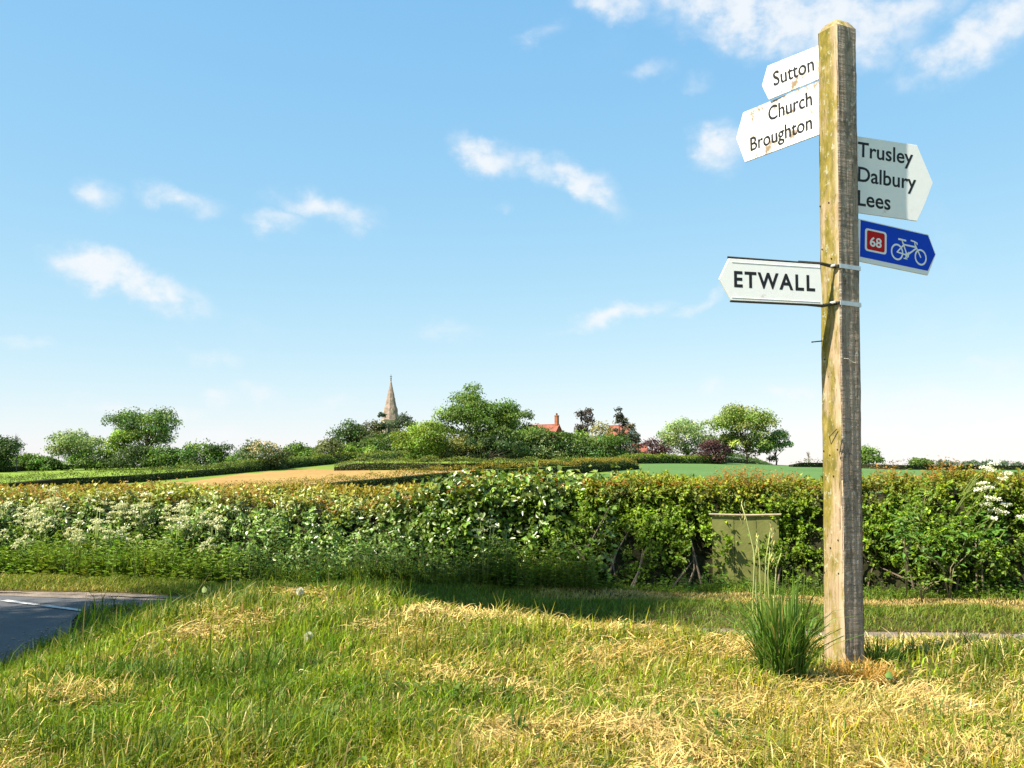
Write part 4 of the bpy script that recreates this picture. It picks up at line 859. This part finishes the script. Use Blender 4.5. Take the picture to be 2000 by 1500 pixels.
# ================================================================== signpost
M_BAND = plain('galvanised_band', (.62, .63, .64), .35, .5, .35, noise=.1, nscale=30); M_STEEL = plain('dark_steel', (.06, .055, .05), .5, .4, .5)
M_RUST = plain('rusty_nail', (.05, .03, .02), .7, .3, .3); M_BLUE = plain('blue_sign_film', (.0, .055, .56), .5, .1); M_RED = plain('red_sign_film', (.50, .008, .008), .5, .1)
def woodmat(name, side):
    m, nt, b = nodes(name); N = nt.nodes; Lk = nt.links; b.inputs['Roughness'].default_value = .85; b.inputs['Specular IOR Level'].default_value = .15
    tc = N.new('ShaderNodeTexCoord')
    def nz(sc, s, d=7, r=.6, dist=0):
        mp = N.new('ShaderNodeMapping'); mp.inputs['Scale'].default_value = sc; Lk.new(tc.outputs['Object'], mp.inputs[0]); n = N.new('ShaderNodeTexNoise'); n.inputs['Scale'].default_value = s; n.inputs['Detail'].default_value = d; n.inputs['Roughness'].default_value = r; n.inputs['Distortion'].default_value = dist; Lk.new(mp.outputs[0], n.inputs['Vector']); return n.outputs['Fac']
    def ramp(f, stops):
        r = N.new('ShaderNodeValToRGB'); e = r.color_ramp.elements
        e[0].position, e[0].color = stops[0][0], (*stops[0][1], 1); e[1].position, e[1].color = stops[-1][0], (*stops[-1][1], 1)
        for p, c in stops[1:-1]: q = e.new(p); q.color = (*c, 1)
        Lk.new(f, r.inputs[0]); return r.outputs[0]
    def mix(f, a, c):
        x = N.new('ShaderNodeMix'); x.data_type = 'RGBA'
        if isinstance(f, float): x.inputs[0].default_value = f
        else: Lk.new(f, x.inputs[0])
        for s, k in ((a, 6), (c, 7)):
            if isinstance(s, tuple): x.inputs[k].default_value = (*s, 1)
            else: Lk.new(s, x.inputs[k])
        return x.outputs[2]
    def thr(f, a, c):
        r = N.new('ShaderNodeMapRange'); r.interpolation_type = 'SMOOTHSTEP'; r.inputs['From Min'].default_value = a; r.inputs['From Max'].default_value = c; Lk.new(f, r.inputs[0]); return r.outputs[0]
    grain = nz((60, 60, 1.6), 1, 6, .6, .4)
    if side == 'algae':
        base = ramp(grain, [(.3, (.22, .15, .085)), (.5, (.36, .26, .155)), (.7, (.46, .345, .22))])
        alg = thr(nz((5, 5, 1.1), 1.6, 9, .7), .41, .54); ac = ramp(nz((14, 14, 6), 2, 6), [(.35, (.13, .11, .02)), (.55, (.23, .18, .035)), (.7, (.33, .25, .08))])
        c = mix(alg, base, ac)
        spots = thr(nz((20, 20, 14), 1.6, 3), .68, .74); c = mix(spots, c, (.10, .07, .03))
        at = N.new('ShaderNodeVertexColor'); at.layer_name = 'Col'; sp_ = N.new('ShaderNodeSeparateColor'); Lk.new(at.outputs[0], sp_.inputs[0]); 
        bare = N.new('ShaderNodeMath'); bare.operation = 'MULTIPLY'; Lk.new(sp_.outputs[0], bare.inputs[0]); Lk.new(thr(nz((9, 9, 3.5), 2, 5), .38, .52), bare.inputs[1]); c = mix(bare.outputs[0], c, (.50, .37, .245))
        c = mix(sp_.outputs[1], c, (.012, .010, .007))
        hb = grain
    else:
        base = ramp(grain, [(.3, (.23, .172, .128)), (.5, (.325, .252, .195)), (.7, (.41, .33, .265))])
        c = base
        sv = nz((8, 8, 75), 1, 4, .5, .3); c = mix(thr(sv, .54, .72), c, (.20, .16, .13))
        dk = thr(nz((6, 6, 3), 2, 8, .7), .50, .62); c = mix(dk, c, mix(.6, c, (.10, .085, .06)))
        wh = thr(nz((26, 26, 22), 2, 4), .68, .76); c = mix(wh, c, (.50, .42, .36))
        hb = N.new('ShaderNodeMath'); hb.operation = 'ADD'; Lk.new(sv, hb.inputs[0]); Lk.new(grain, hb.inputs[1]); hb = hb.outputs[0]
    ck = nz((42, 42, 1.3), 1.3, 3, .45, .6); cm = N.new('ShaderNodeMath'); cm.operation = 'SUBTRACT'; Lk.new(ck, cm.inputs[0]); cm.inputs[1].default_value = .5; ca_ = N.new('ShaderNodeMath'); ca_.operation = 'ABSOLUTE'; Lk.new(cm.outputs[0], ca_.inputs[0])
    line = thr(ca_.outputs[0], .010, .0025); gate = thr(nz((7, 7, 2.2), 1.5, 3), .47, .56); cl_ = N.new('ShaderNodeMath'); cl_.operation = 'MULTIPLY'; Lk.new(line, cl_.inputs[0]); Lk.new(gate, cl_.inputs[1]); c = mix(cl_.outputs[0], c, (.05, .038, .025))
    li = thr(nz((16, 16, 11), 2.2, 7, .72), .57, .63); c = mix(li, c, (.36, .345, .22) if side == 'algae' else (.42, .39, .32))
    Lk.new(c, b.inputs['Base Color'])
    bp = N.new('ShaderNodeBump'); bp.inputs['Strength'].default_value = 1.0; bp.inputs['Distance'].default_value = .008; Lk.new(hb, bp.inputs['Height']); Lk.new(bp.outputs[0], b.inputs['Normal'])
    return m
def text_mesh(s, bold=0, sp_=1.0):
    cu = bpy.data.curves.new('t', 'FONT'); cu.body = s; cu.size = 1; cu.offset = bold; cu.resolution_u = 4; cu.space_character = sp_; o = bpy.data.objects.new('t', cu); COL.objects.link(o)
    bpy.context.view_layer.update(); me = bpy.data.meshes.new_from_object(o.evaluated_get(bpy.context.evaluated_depsgraph_get())); bpy.data.objects.remove(o); bpy.data.curves.remove(cu)
    V = np.array([v.co[:2] for v in me.vertices]); Fs = [tuple(p.vertices) for p in me.polygons]; bpy.data.meshes.remove(me); return V, Fs
CAP = text_mesh('T')[0][:, 1].max()
def signpost():
    Yc = 5.17; base = P(1649, 1290, Yc); top = P(1634, 50, Yc); zg = z1(base.x, base.y)
    ax = (top-base).normalized(); side = .143
    root = empty('signpost', (base.x, base.y, zg), 'weathered square wooden signpost carrying five direction signs at the verge', 'signpost')
    az = math.atan2(base.x, base.y)                                   # the near corner looks at the lens
    q = Vector((0, 0, 1)).rotation_difference(ax); root.rotation_mode = 'QUATERNION'; root.rotation_quaternion = q @ Matrix.Rotation(-az, 4, 'Z').to_quaternion()
    bpy.context.view_layer.update(); MW = root.matrix_world.copy(); MI = MW.inverted()
    H = (top-Vector(root.location)).length+.02; d = side/math.sqrt(2)
    corners = [Vector((0, -d, 0)), Vector((d, 0, 0)), Vector((0, d, 0)), Vector((-d, 0, 0))]     # near, right, back, left
    allV, allF, allM, allC = [], [], [], []
    nu, nv = 22, 330; capz = H-.055
    for fi in range(4):
        a, b = corners[fi], corners[(fi+1) % 4]; n = Vector(((a+b)/2).to_tuple()).normalized(); o = len(allV)
        uu, vv = np.meshgrid(np.linspace(0, 1, nu), np.linspace(-.25, capz, nv))
        edge = np.minimum(uu, 1-uu); dsp = (fbm(uu*3+fi*9, vv*1.2)-.5)*.006+(fbm(uu*12+fi*9, vv*5)-.5)*.0035-.0045*np.exp(-edge/.02)*(.4+1.6*fbm(vv*7+fi, vv*0+fi))
        bare = np.zeros_like(uu); dark = np.zeros_like(uu)
        if fi == 3:   # left face: u=0 at left corner, 1 at near corner; split near the corner low down
            bare = np.exp(-((1-uu)/.20)**2)
            zc = np.interp(vv, [.55, .75, 1.0, 1.25], [.80, .86, .93, 1.0]); w = np.interp(vv, [.60, .8, 1.0, 1.25], [0, .02, .035, 0])
            crack = (np.abs(uu-zc) < w) & (vv > .6) & (vv < 1.25); dark[crack] = .9; dsp[crack] -= .012
            bare = np.maximum(bare, smooth(.05, .2, uu-zc)*(vv < 1.0)*.8)
        if fi == 0: dsp += (vnoise(vv*70, uu*1.2)-.5)*.0016
        P_ = np.array(a)[None, None]*(1-uu[..., None])+np.array(b)[None, None]*uu[..., None]+np.array(n)[None, None]*dsp[..., None]; P_[..., 2] += vv
        allV += P_.reshape(-1, 3).tolist(); allC += np.stack([bare, dark, 0*bare], -1).reshape(-1, 3).tolist(); f = grid_faces(nu, nv)+o; allF += f.tolist(); allM += [0 if fi in (3, 2) else 1]*len(f)
    o = len(allV); inner = [c*.62 for c in corners]; ring = [Vector((c.x*.985, c.y*.985, capz)) for c in corners]
    allV += [tuple(r) for r in ring]+[(c.x, c.y, H-.012) for c in inner]+[(0, 0, H)]; allC += [[.3, 0, 0]]*9
    for k in range(4): allF.append([o+k, o+(k+1) % 4, o+4+(k+1) % 4, o+4+k]); allM.append(0); allF.append([o+4+k, o+4+(k+1) % 4, o+8, o+8]); allM.append(0)
    me = bpy.data.meshes.new('post'); me.from_pydata([tuple(v) for v in allV], [], [tuple(dict.fromkeys(f)) for f in allF]); ca = me.color_attributes.new('Col', 'FLOAT_COLOR', 'POINT')
    ca.data.foreach_set('color', np.concatenate([np.array(allC), np.ones((len(allC), 1))], 1).astype(np.float32).ravel()); me.polygons.foreach_set('material_index', np.array(allM, np.int32)); me.polygons.foreach_set('use_smooth', np.ones(len(allF), bool))
    bm = bmesh.new(); bm.from_mesh(me); bmesh.ops.remove_doubles(bm, verts=bm.verts, dist=.0004); bmesh.ops.recalc_face_normals(bm, faces=bm.faces); bm.to_mesh(me); bm.free()
    link('post', me, [woodmat('algae_stained_wood', 'algae'), woodmat('grey_weathered_wood', 'grey')], root)
    # ---- signs. frame: x along reading direction, z up, y away from the reader
    def frame(pl, Yl, pr, Yr):
        L, R = P(*pl, Yl), P(*pr, Yr); x = (R-L); x.z = 0; x.normalize(); z = ax.copy(); z = (z-x*z.dot(x)).normalized(); tilt = (R-L).normalized(); x = (x*.0+tilt).normalized(); z = Vector((0, 0, 1)); z = (z-x*z.dot(x)).normalized(); y = z.cross(x)
        M = Matrix((x, y, z)).transposed().to_4x4(); M.translation = L; return M
    def on(M, u, v):
        o_ = Vector((0, 0, EYE)); r = ray(u, v); n = M.col[1].xyz; t = (M.translation-o_).dot(n)/r.dot(n); p = M.inverted() @ (o_+r*t); return p.x, p.z
    def put(mb, name, mat, M, par, sm=False):
        o_ = mb.build(name, mat); o_.parent = par
        if par is root: o_.matrix_local = MI @ M
        return o_
    def text(M, par, s, p0, p1, hp, bold=0, mat=M_BLACK, dy=-.0045, fat=0):
        V, Fs = text_mesh(s, bold, 1.22 if s == 'ETWALL' else 1.0); x0, z0 = on(M, *p0); x1, z1_ = on(M, *p1); xc, zc = on(M, *hp); cap = zc-z0
        a, b_ = V[:, 0].min(), V[:, 0].max(); sx = (x1-x0)/(b_-a); sz = cap/CAP; k = (z1_-z0)/(x1-x0)
        pts = [(x0+(vx-a)*sx, dy, z0+vy*sz+(vx-a)*sx*k) for vx, vy in V]; nn = len(pts)
        if fat: Fs = Fs+[tuple(i+nn for i in f) for f in Fs]; pts = pts+[(x_+fat*sx, y_-.0002, z_+fat*.6*sz) for x_, y_, z_ in pts]
        me = bpy.data.meshes.new('lettering'); me.from_pydata(pts, [], Fs); return link('lettering', me, mat, par)
    def finger(label, poly_px, pl, Yl, pr, Yr, mat, grow=0, th=.010):
        M = frame(pl, Yl, pr, Yr); poly = [on(M, *p) for p in poly_px]; 
        m = MB(); m.prism(poly, -th/2, th/2); o_ = put(m, 'direction_sign', mat, M, root); o_['label'] = label
        md = o_.modifiers.new('b', 'BEVEL'); md.width = .0012; md.segments = 1; md.limit_method = 'ANGLE'
        return M, o_, poly
    M_OLD = stained('stained_white_enamel', .555, .45); M_OLD2 = stained('lightly_stained_enamel', .66, .2)
    ds = .0056
    # Sutton
    M, o_, _ = finger('stained white finger sign reading Sutton', [(1612, 84), (1500, 129), (1489, 167.5), (1502.5, 195), (1612, 150)][::-1], (1502.5, 195), 5.50, (1597, 156), 5.25, M_OLD)
    text(M, o_, 'Sutton', (1512, 169), (1591, 138), (1512, 141.5), .006, dy=-ds, fat=.026)
    M, o_, _ = finger('stained white finger sign reading Church Broughton', [(1612, 154), (1452.5, 220), (1439, 270), (1456, 317), (1612, 259)][::-1], (1456, 317), 5.68, (1597, 266), 5.25, M_OLD)
    text(M, o_, 'Church', (1502, 237), (1587, 206), (1502, 210), .006, dy=-ds, fat=.026); text(M, o_, 'Broughton', (1467, 296), (1587, 252), (1467, 270), .006, dy=-ds, fat=.026)
    # Trusley / Dalbury / Lees
    M, o_, _ = finger('clean white finger sign reading Trusley Dalbury Lees', [(1660, 264.5), (1790, 284), (1803, 315), (1821, 357.5), (1804, 402), (1790, 432), (1660, 414)], (1672, 416), 5.24, (1790, 432), 5.34, M_OLD2)
    text(M, o_, 'Trusley', (1674, 305.5), (1782, 322), (1674, 277.5), .015, dy=-ds); text(M, o_, 'Dalbury', (1674.5, 354), (1788, 371), (1674.5, 326), .015, dy=-ds); text(M, o_, 'Lees', (1674, 401), (1738, 410.5), (1674, 372), .015, dy=-ds)
    # cycle route
    M, o_, _ = finger('blue cycle route finger sign with number 68 and a white bicycle', [(1664, 424.5), (1812, 458.5), (1826.5, 497.5), (1811, 538), (1664, 508)], (1675, 511), 5.24, (1811, 538), 5.47, M_WHITE)
    m = MB(); m.add([(x, -ds, z) for x, z in [on(M, *p) for p in [(1679.5, 430), (1811, 460), (1825, 497.3), (1810.5, 529.5), (1678, 501.5)]]], [(0, 1, 2, 3, 4)]); m.build('blue_panel', M_BLUE, o_)
    def rrect(pts, r, y, nm, mat):
        xs_ = [p[0] for p in pts]; zs_ = [p[1] for p in pts]; x0, x1, z0, z1_ = min(xs_), max(xs_), min(zs_), max(zs_); V = []
        for cx_, cz_, a0 in ((x1-r, z1_-r, 0), (x0+r, z1_-r, 90), (x0+r, z0+r, 180), (x1-r, z0+r, 270)):
            for k in range(5): t = math.radians(a0+k*22.5); V.append((cx_+r*math.cos(t), y, cz_+r*math.sin(t)))
        m_ = MB(); m_.add(V, [tuple(range(len(V)))]); m_.build(nm, mat, o_)
    cx_, cz_ = on(M, 1709, 472); hx = on(M, 1730, 476)[0]-cx_; hz = on(M, 1709, 450)[1]-cz_
    rrect([(cx_-hx, cz_-hz), (cx_+hx, cz_+hz)], hx*.22, -ds-.0005, 'number_border', M_WHITE); rrect([(cx_-hx*.82, cz_-hz*.84), (cx_+hx*.82, cz_+hz*.84)], hx*.14, -ds-.001, 'number_patch', M_RED)
    text(M, o_, '68', (1697, 480.5), (1720, 485), (1697, 463), .022, M_WHITE, dy=-ds-.0015)
    # bicycle symbol as flat ribbons
    bx0, bz0 = on(M, 1750.5, 492.5); bx1, bz1 = on(M, 1796.5, 503); R_ = abs(on(M, 1750.5, 474.5)[1]-bz0)*.90; k = (bz1-bz0)/(bx1-bx0); Wb = bx1-bx0
    def W2(a_, c_): return (bx0+a_*Wb, bz0+k*a_*Wb+c_*R_)
    bk = MB()
    def ring(cx_, cz_, r, w, n=28):
        V = []
        for i in range(n): t = 2*math.pi*i/n; V += [(cx_+math.cos(t)*(r-w), -ds-.0005, cz_+math.sin(t)*(r-w)), (cx_+math.cos(t)*r, -ds-.0005, cz_+math.sin(t)*r)]
        bk.add(V, [(2*i, 2*i+1, (2*i+3) % (2*n), (2*i+2) % (2*n)) for i in range(n)])
    yk = [0]
    def bar(p, q, w):
        p = Vector(W2(*p)); q = Vector(W2(*q)); dd = (q-p).normalized(); nn = Vector((-dd.y, dd.x))*w*R_/2; p -= dd*w*R_*.3; q += dd*w*R_*.3; yk[0] += 1
        bk.add([(*(p-nn)[:1], -ds-.0005-.00003*yk[0], (p-nn)[1]), (q.x-nn.x, -ds-.0005-.00003*yk[0], q.y-nn.y), (q.x+nn.x, -ds-.0005-.00003*yk[0], q.y+nn.y), (p.x+nn.x, -ds-.0005-.00003*yk[0], p.y+nn.y)], [(0, 1, 2, 3)])
    ring(*W2(0, 0), R_, R_*.22); ring(*W2(1, 0), R_, R_*.22); ring(*W2(.42, -.12), R_*.32, R_*.16, 16)
    for p, q, w in [((0, 0), (.28, 1.05), .19), ((0, 0), (.42, -.12), .17), ((.24, 1.25), (.42, -.12), .2), ((.27, 1.08), (.80, 1.10), .2), ((.42, -.12), (.82, 1.0), .2), ((.78, 1.25), (1, 0), .19), ((.76, 1.2), (.74, 1.72), .17),
                    ((.74, 1.72), (.58, 1.78), .17), ((.74, 1.72), (.84, 1.62), .17), ((.84, 1.62), (.84, 1.45), .17), ((.23, 1.25), (.20, 1.58), .17), ((.06, 1.60), (.36, 1.60), .22), ((.42, -.12), (.50, .3), .13), ((.42, -.12), (.34, -.55), .13), ((.28, -.58), (.42, -.58), .13)]: bar(p, q, w)
    bk.build('bicycle_symbol', M_WHITE, o_)
    # Etwall: framed plate strapped to the post
    M, o_, _ = finger('white framed finger sign reading ETWALL in bold black capitals', [(1423, 505), (1601, 517), (1606, 595), (1427, 586.5), (1404, 545)], (1427, 587.5), 4.965, (1605, 596), 5.075, M_OLD2)
    text(M, o_, 'ETWALL', (1433, 560), (1591, 568.5), (1433, 530.5), .027, dy=-ds)
    def P3(u, v, dy=0): x_, z_ = on(M, u, v); return Vector((x_, dy, z_))
    a1, a2 = P3(1421, 502.5), P3(1604, 516); r_ = MB(); r_.tube([a1, a2], .006, 6); r_.build('edge_rail', M_STEEL, o_)
    a1, a2 = P3(1426, 588.5), P3(1606, 597); r_ = MB(); r_.tube([a1, a2], .005, 6); r_.build('edge_rail', M_STEEL, o_)
    # horizontal sheen creases of the plate
    for (v0, v1) in ((512, 523), (581, 590)):
        a1, a2 = P3(1428, v0, -.0055), P3(1600, v1, -.0055); r_ = MB(); r_.tube([a1, a2], .0016, 5); r_.build('plate_rib', M_OLD2, o_)
    for vi, (vl, vp) in enumerate(((515, 519), (597, 591))):
        ploc = MI @ P(1652, vp, Yc-.1); zb = ploc.z; hw = .0115; e = d+.0035
        cs = [Vector((0, -e, 0)), Vector((e, 0, 0)), Vector((0, e, 0)), Vector((-e, 0, 0))]; V = []
        for z_ in (zb-hw, zb+hw): V += [Vector((c.x, c.y, z_)) for c in cs]
        m = MB(); m.add(V, [(k_, (k_+1) % 4, 4+(k_+1) % 4, 4+k_) for k_ in (0, 1)]); o2 = m.build('strap', M_BAND, root); md = o2.modifiers.new('s', 'SOLIDIFY'); md.thickness = .003; md.offset = 1
        # bracket from the strap to the plate
        pa = MI @ (M @ P3(1560, vl-5 if vi == 0 else vl-3, .004)); pc = MI @ (M @ P3(1607, vl, .004)); pn = Vector((-.030, -e+.022, zb)); pn2 = Vector((-.004, -e-.002, zb))
        m = MB(); m.tube([pa, pc, pn, pn2], [.004, .009, .010, .008], 6); m.build('bracket', M_STEEL, root)
        m = MB(); m.tube([pn+Vector((-.02, -.012, 0)), pn+Vector((.008, -.022, .004))], .007, 6); m.build('bolt', M_BAND, root)
    # nails, staple, string
    def nail(u, v, rad=.0045):
        dr = ray(u, v); o1 = MI @ Vector((0, 0, EYE)); o2v = (MI.to_3x3() @ dr)
        # left face plane x+y = -d
        t = (-d-(o1.x+o1.y))/(o2v.x+o2v.y); p = o1+o2v*t; n = Vector((-1, -1, 0)).normalized()
        m = MB(); m.tube([p-n*.004, p+n*.003], rad, 8); m.build('nail', M_RUST, root); return p
    for u, v in [(1602, 403), (1619, 396), (1606, 487), (1624, 505), (1609, 881), (1621, 889), (1636, 878), (1608, 1062), (1622, 1070), (1637, 1055), (1610, 1118), (1638, 1120), (1611, 702), (1628, 930)]: nail(u, v)
    n = Vector((-1, -1, 0)).normalized()
    p = MI @ P(1606, 666, Yc-.04); m = MB(); m.tube([p, p+n*.05+Vector((-.005, 0, -.008)), p+n*.058+Vector((-.012, 0, -.010))], [.0035, .003, .004], 6); m.build('bent_nail', M_RUST, root)
    wp = [nailpt for nailpt in [MI @ P(1634, 838, Yc-.115), MI @ P(1620, 853, Yc-.115), MI @ P(1623, 868, Yc-.115), MI @ P(1637, 842, Yc-.125)]]
    m = MB(); m.tube(wp, .003, 6); m.build('bent_wire', M_RUST, root)
    wp = [MI @ P(1649, 700, Yc-.105), MI @ P(1657, 701, Yc-.095), MI @ P(1664, 707, Yc-.085), MI @ P(1671, 709, Yc-.075)]
    m = MB(); m.tube(wp, .002, 5); m.build('string', plain('pale_string', (.6, .52, .42), .8), root)
    return root
def stained(name, lo, amount):
    m, nt, b = nodes(name); N = nt.nodes; Lk = nt.links; b.inputs['Roughness'].default_value = .38; b.inputs['Specular IOR Level'].default_value = .4; tc = N.new('ShaderNodeTexCoord')
    n = N.new('ShaderNodeTexNoise'); n.inputs['Scale'].default_value = 9; n.inputs['Detail'].default_value = 9; n.inputs['Roughness'].default_value = .75; Lk.new(tc.outputs['Object'], n.inputs['Vector'])
    r = N.new('ShaderNodeMapRange'); r.interpolation_type = 'SMOOTHSTEP'; r.inputs['From Min'].default_value = lo-.06; r.inputs['From Max'].default_value = lo+.08; r.inputs['To Max'].default_value = amount*2; Lk.new(n.outputs['Fac'], r.inputs[0])
    n2 = N.new('ShaderNodeTexNoise'); n2.inputs['Scale'].default_value = 30; n2.inputs['Detail'].default_value = 5; Lk.new(tc.outputs['Object'], n2.inputs['Vector'])
    r2 = N.new('ShaderNodeValToRGB'); r2.color_ramp.elements[0].color = (.80, .79, .77, 1); r2.color_ramp.elements[1].color = (.87, .86, .84, 1); Lk.new(n2.outputs['Fac'], r2.inputs[0])
    x = N.new('ShaderNodeMix'); x.data_type = 'RGBA'; Lk.new(r.outputs[0], x.inputs[0]); Lk.new(r2.outputs[0], x.inputs[6]); x.inputs[7].default_value = (.20, .115, .035, 1); Lk.new(x.outputs[2], b.inputs['Base Color'])
    return m
SP = signpost()

# ================================================================== small plants and litter on the verge
def tuft(name, label, u, v, Y, n, r, h, col, bend=(.5, .3), w=.007, cat='grass tuft'):
    b = P(u, v, Y); root = empty(name, (b.x, Y, z1(b.x, Y)-.01), label, cat); a = RNG.uniform(0, 6.28, n); q = np.sqrt(RNG.random(n))*r
    p = np.stack([np.cos(a)*q, np.sin(a)*q*.8, 0*a], 1); le = np.stack([np.cos(a), np.sin(a), 0*a], 1)+RNG.normal(0, .5, (n, 3))
    V, Fc, C = blades(p, le, h*RNG.uniform(.45, 1.15, n), w*RNG.uniform(.6, 1.4, n), np.clip(RNG.normal(*bend, n), .03, 1.5), vary(col, n, .25, .1), 4)
    o = link('blades', mesh_np('blades', V, Fc, C), M_GRASS, root); o['kind'] = 'stuff'; return root
tf = tuft('grass_tuft', 'tall dark green grass tuft growing against the left side of the signpost', 1530, 1342, 4.72, 400, .105, .48, np.where(RNG.random((400, 1)) < .08, np.array([.36, .30, .09]), np.array([.10, .175, .022])), (.33, .45), .010)
tuft('grass_tuft', 'yellowing grass clump hugging the foot of the signpost', 1680, 1322, 4.92, 600, .16, .12, (.46, .27, .06), (.8, .4), .005)
tuft('grass_tuft', 'short green clump on the right side of the post foot', 1720, 1290, 5.25, 130, .09, .17, (.13, .19, .03), (.5, .3), .006)
tuft('grass_tuft', 'dark blade clump low in the centre foreground', 1012, 1470, 3.45, 46, .025, .14, (.05, .11, .02), (.3, .2), .006)
tuft('grass_tuft', 'green upright clump in the lower right foreground', 1830, 1420, 3.75, 60, .08, .13, (.11, .18, .03), (.3, .2), .006)
def stalks():
    rt = empty('seed_stalks', (P(1480, 1300, 5.2).x, 5.2, z1(1.3, 5.2)), 'pale tall grass stalks rising above the dark tuft left of the signpost', 'grass stalks'); o0 = rt.location
    for (pts) in [[(1484, 1300), (1476, 1150), (1472, 1075), (1464, 1040), (1458, 1015), (1448, 985)], [(1500, 1300), (1494, 1160), (1496, 1090), (1506, 1030)], [(1490, 1300), (1486, 1180), (1484, 1100), (1478, 1050)], [(1520, 1300), (1512, 1180), (1516, 1110), (1526, 1080)], [(1476, 1300), (1470, 1180), (1474, 1090), (1482, 1045)],
                  [(1498, 1300), (1502, 1180), (1500, 1120), (1504, 1070)]]:
        p3 = [P(u, v, 5.2-.01*i)-o0 for i, (u, v) in enumerate(pts)]; n = len(p3); m = MB(); m.tube(p3, [.0042-.0022*i/n for i in range(n)], 6); m.build('stalk', plain('pale_stalk', (.30, .33, .10), .6) if pts[0][0] != 1484 else plain('pale_stalk', (.40, .42, .16), .6), rt, True)
    for (u, v) in ((1448, 985), (1506, 1030), (1478, 1050), (1504, 1070)):
        n = 14; p = [P(u+random.uniform(-2, 5)+.1*k, v+3.2*k, 5.16)-o0 for k in range(n)]
        V, Fc, C = leaf_arrays(np.array(p), np.array([[.1, 0, 1.]])+rnd3(n)*.4, rnd3(n), .028, .007, vary((.42, .38, .16), n)); link('seed_head', mesh_np('seed_head', V, Fc, C), M_HAY, rt)
stalks()
def clock(label, u, v, Y):
    e = P(u, v, Y); g = z1(e.x, Y); rt = empty('dandelion_clock', (e.x, Y, g), label, 'dandelion clock'); m = MB(); h = e.z-g; m.tube([(0, 0, 0), (.01, 0, h*.6), (0, 0, h)], .0028, 6); m.build('stem', M_STEMG, rt)
    n = 260; d = rnd3(n); V, Fc, C = leaf_arrays(np.array([[0, 0, h]])+d*.008, d, rnd3(n), .020, .006, vary((.68, .66, .60), n, .1, .02)); link('seed_ball', mesh_np('seed_ball', V, Fc, C), M_FLOWER, rt)
clock('pale round dandelion clock on the verge crest in front of the dark thicket', 586, 1155, 6.4)
clock('small dandelion clock in the grass below the verge crest', 603, 1243, 5.4)
def twig():
    rt = empty('fallen_twig', (P(200, 1480, 3.4).x, 3.4, z1(-1.4, 3.4)+.04), 'orange brown twig lying in the grass at lower left', 'twig'); o0 = rt.location
    m = MB(); m.tube([P(163, 1468, 3.42)-o0, P(205, 1476, 3.40)-o0, P(228, 1484, 3.37)-o0, P(241, 1500, 3.33)-o0], [.003, .0042, .0042, .004], 6); m.build('stick', plain('twig_bark', (.50, .27, .11), .8, .2, noise=.2, nscale=40), rt, True)
    m = MB(); m.tube([P(228, 1484, 3.37)-o0, P(236, 1470, 3.37)-o0, P(233, 1462, 3.36)-o0], [.003, .0025, .0012], 5); m.build('side_shoot', plain('twig_tip', (.45, .30, .10), .8), rt, True)
twig()
def big_leaf(label, u, v, Y, col, s):
    e = P(u, v, Y); rt = empty('broad_leaf', (e.x, Y, e.z), label, 'leaf'); n = 1
    V = [(0, 0, 0), (-.35, .1, .12), (-.42, .3, .5), (0, .1, 1), (.42, .3, .5), (.35, .1, .12), (0, .05, .5)]; m = MB(); m.add([Vector(p)*s for p in V], [(0, 6, 1), (1, 6, 2), (2, 6, 3), (3, 6, 4), (4, 6, 5), (5, 6, 0)]); m.build('blade', plain('broad_leaf', col, .5, .4, noise=.15), rt, True)
    m = MB(); m.tube([(0, 0, 0), (.0, .02, -.06)], .0018, 5); m.build('stalk', M_STEMG, rt)
big_leaf('single yellow green leaf standing in the lower left grass', 208, 1458, 3.45, (.40, .42, .05), .03)
big_leaf('broad pale leaf on the verge crest beside the road end', 398, 1158, 6.6, (.26, .32, .10), .045)
big_leaf('green rounded leaf in the hay right of the post foot', 1738, 1328, 4.75, (.16, .28, .06), .045)
def stones():
    n = 0; mts = [plain('road_chip_dark', (.06, .055, .05), .9), plain('road_chip_pale', (.34, .28, .22), .9)]
    sh = []
    for k in range(4):
        bm = bmesh.new(); bmesh.ops.create_icosphere(bm, subdivisions=1, radius=1); 
        for v in bm.verts: v.co *= random.uniform(.75, 1.15)
        me = bpy.data.meshes.new('pebble'); bm.to_mesh(me); bm.free(); me.materials.append(mts[k % 2]); sh.append(me)
    allm = MB()
    for i in range(260):
        t = random.random(); y = 7.2+t*3.6; x = -4.0-abs(random.gauss(0, .22))-.02; s = random.uniform(.005, .013); me = sh[i % 4]
        allm.add([(x+v.co.x*s, y+v.co.y*s, -.497+s*.4+v.co.z*s*.6) for v in me.vertices], [tuple(p.vertices) for p in me.polygons])
    o = allm.build('road_chippings', plain('road_chipping', (.26, .22, .18), .9, .2, noise=.4, nscale=9)); tag(o, 'loose stone chippings along the road edge at left', 'chippings', kind='stuff')
    for me in sh: bpy.data.meshes.remove(me)
stones()
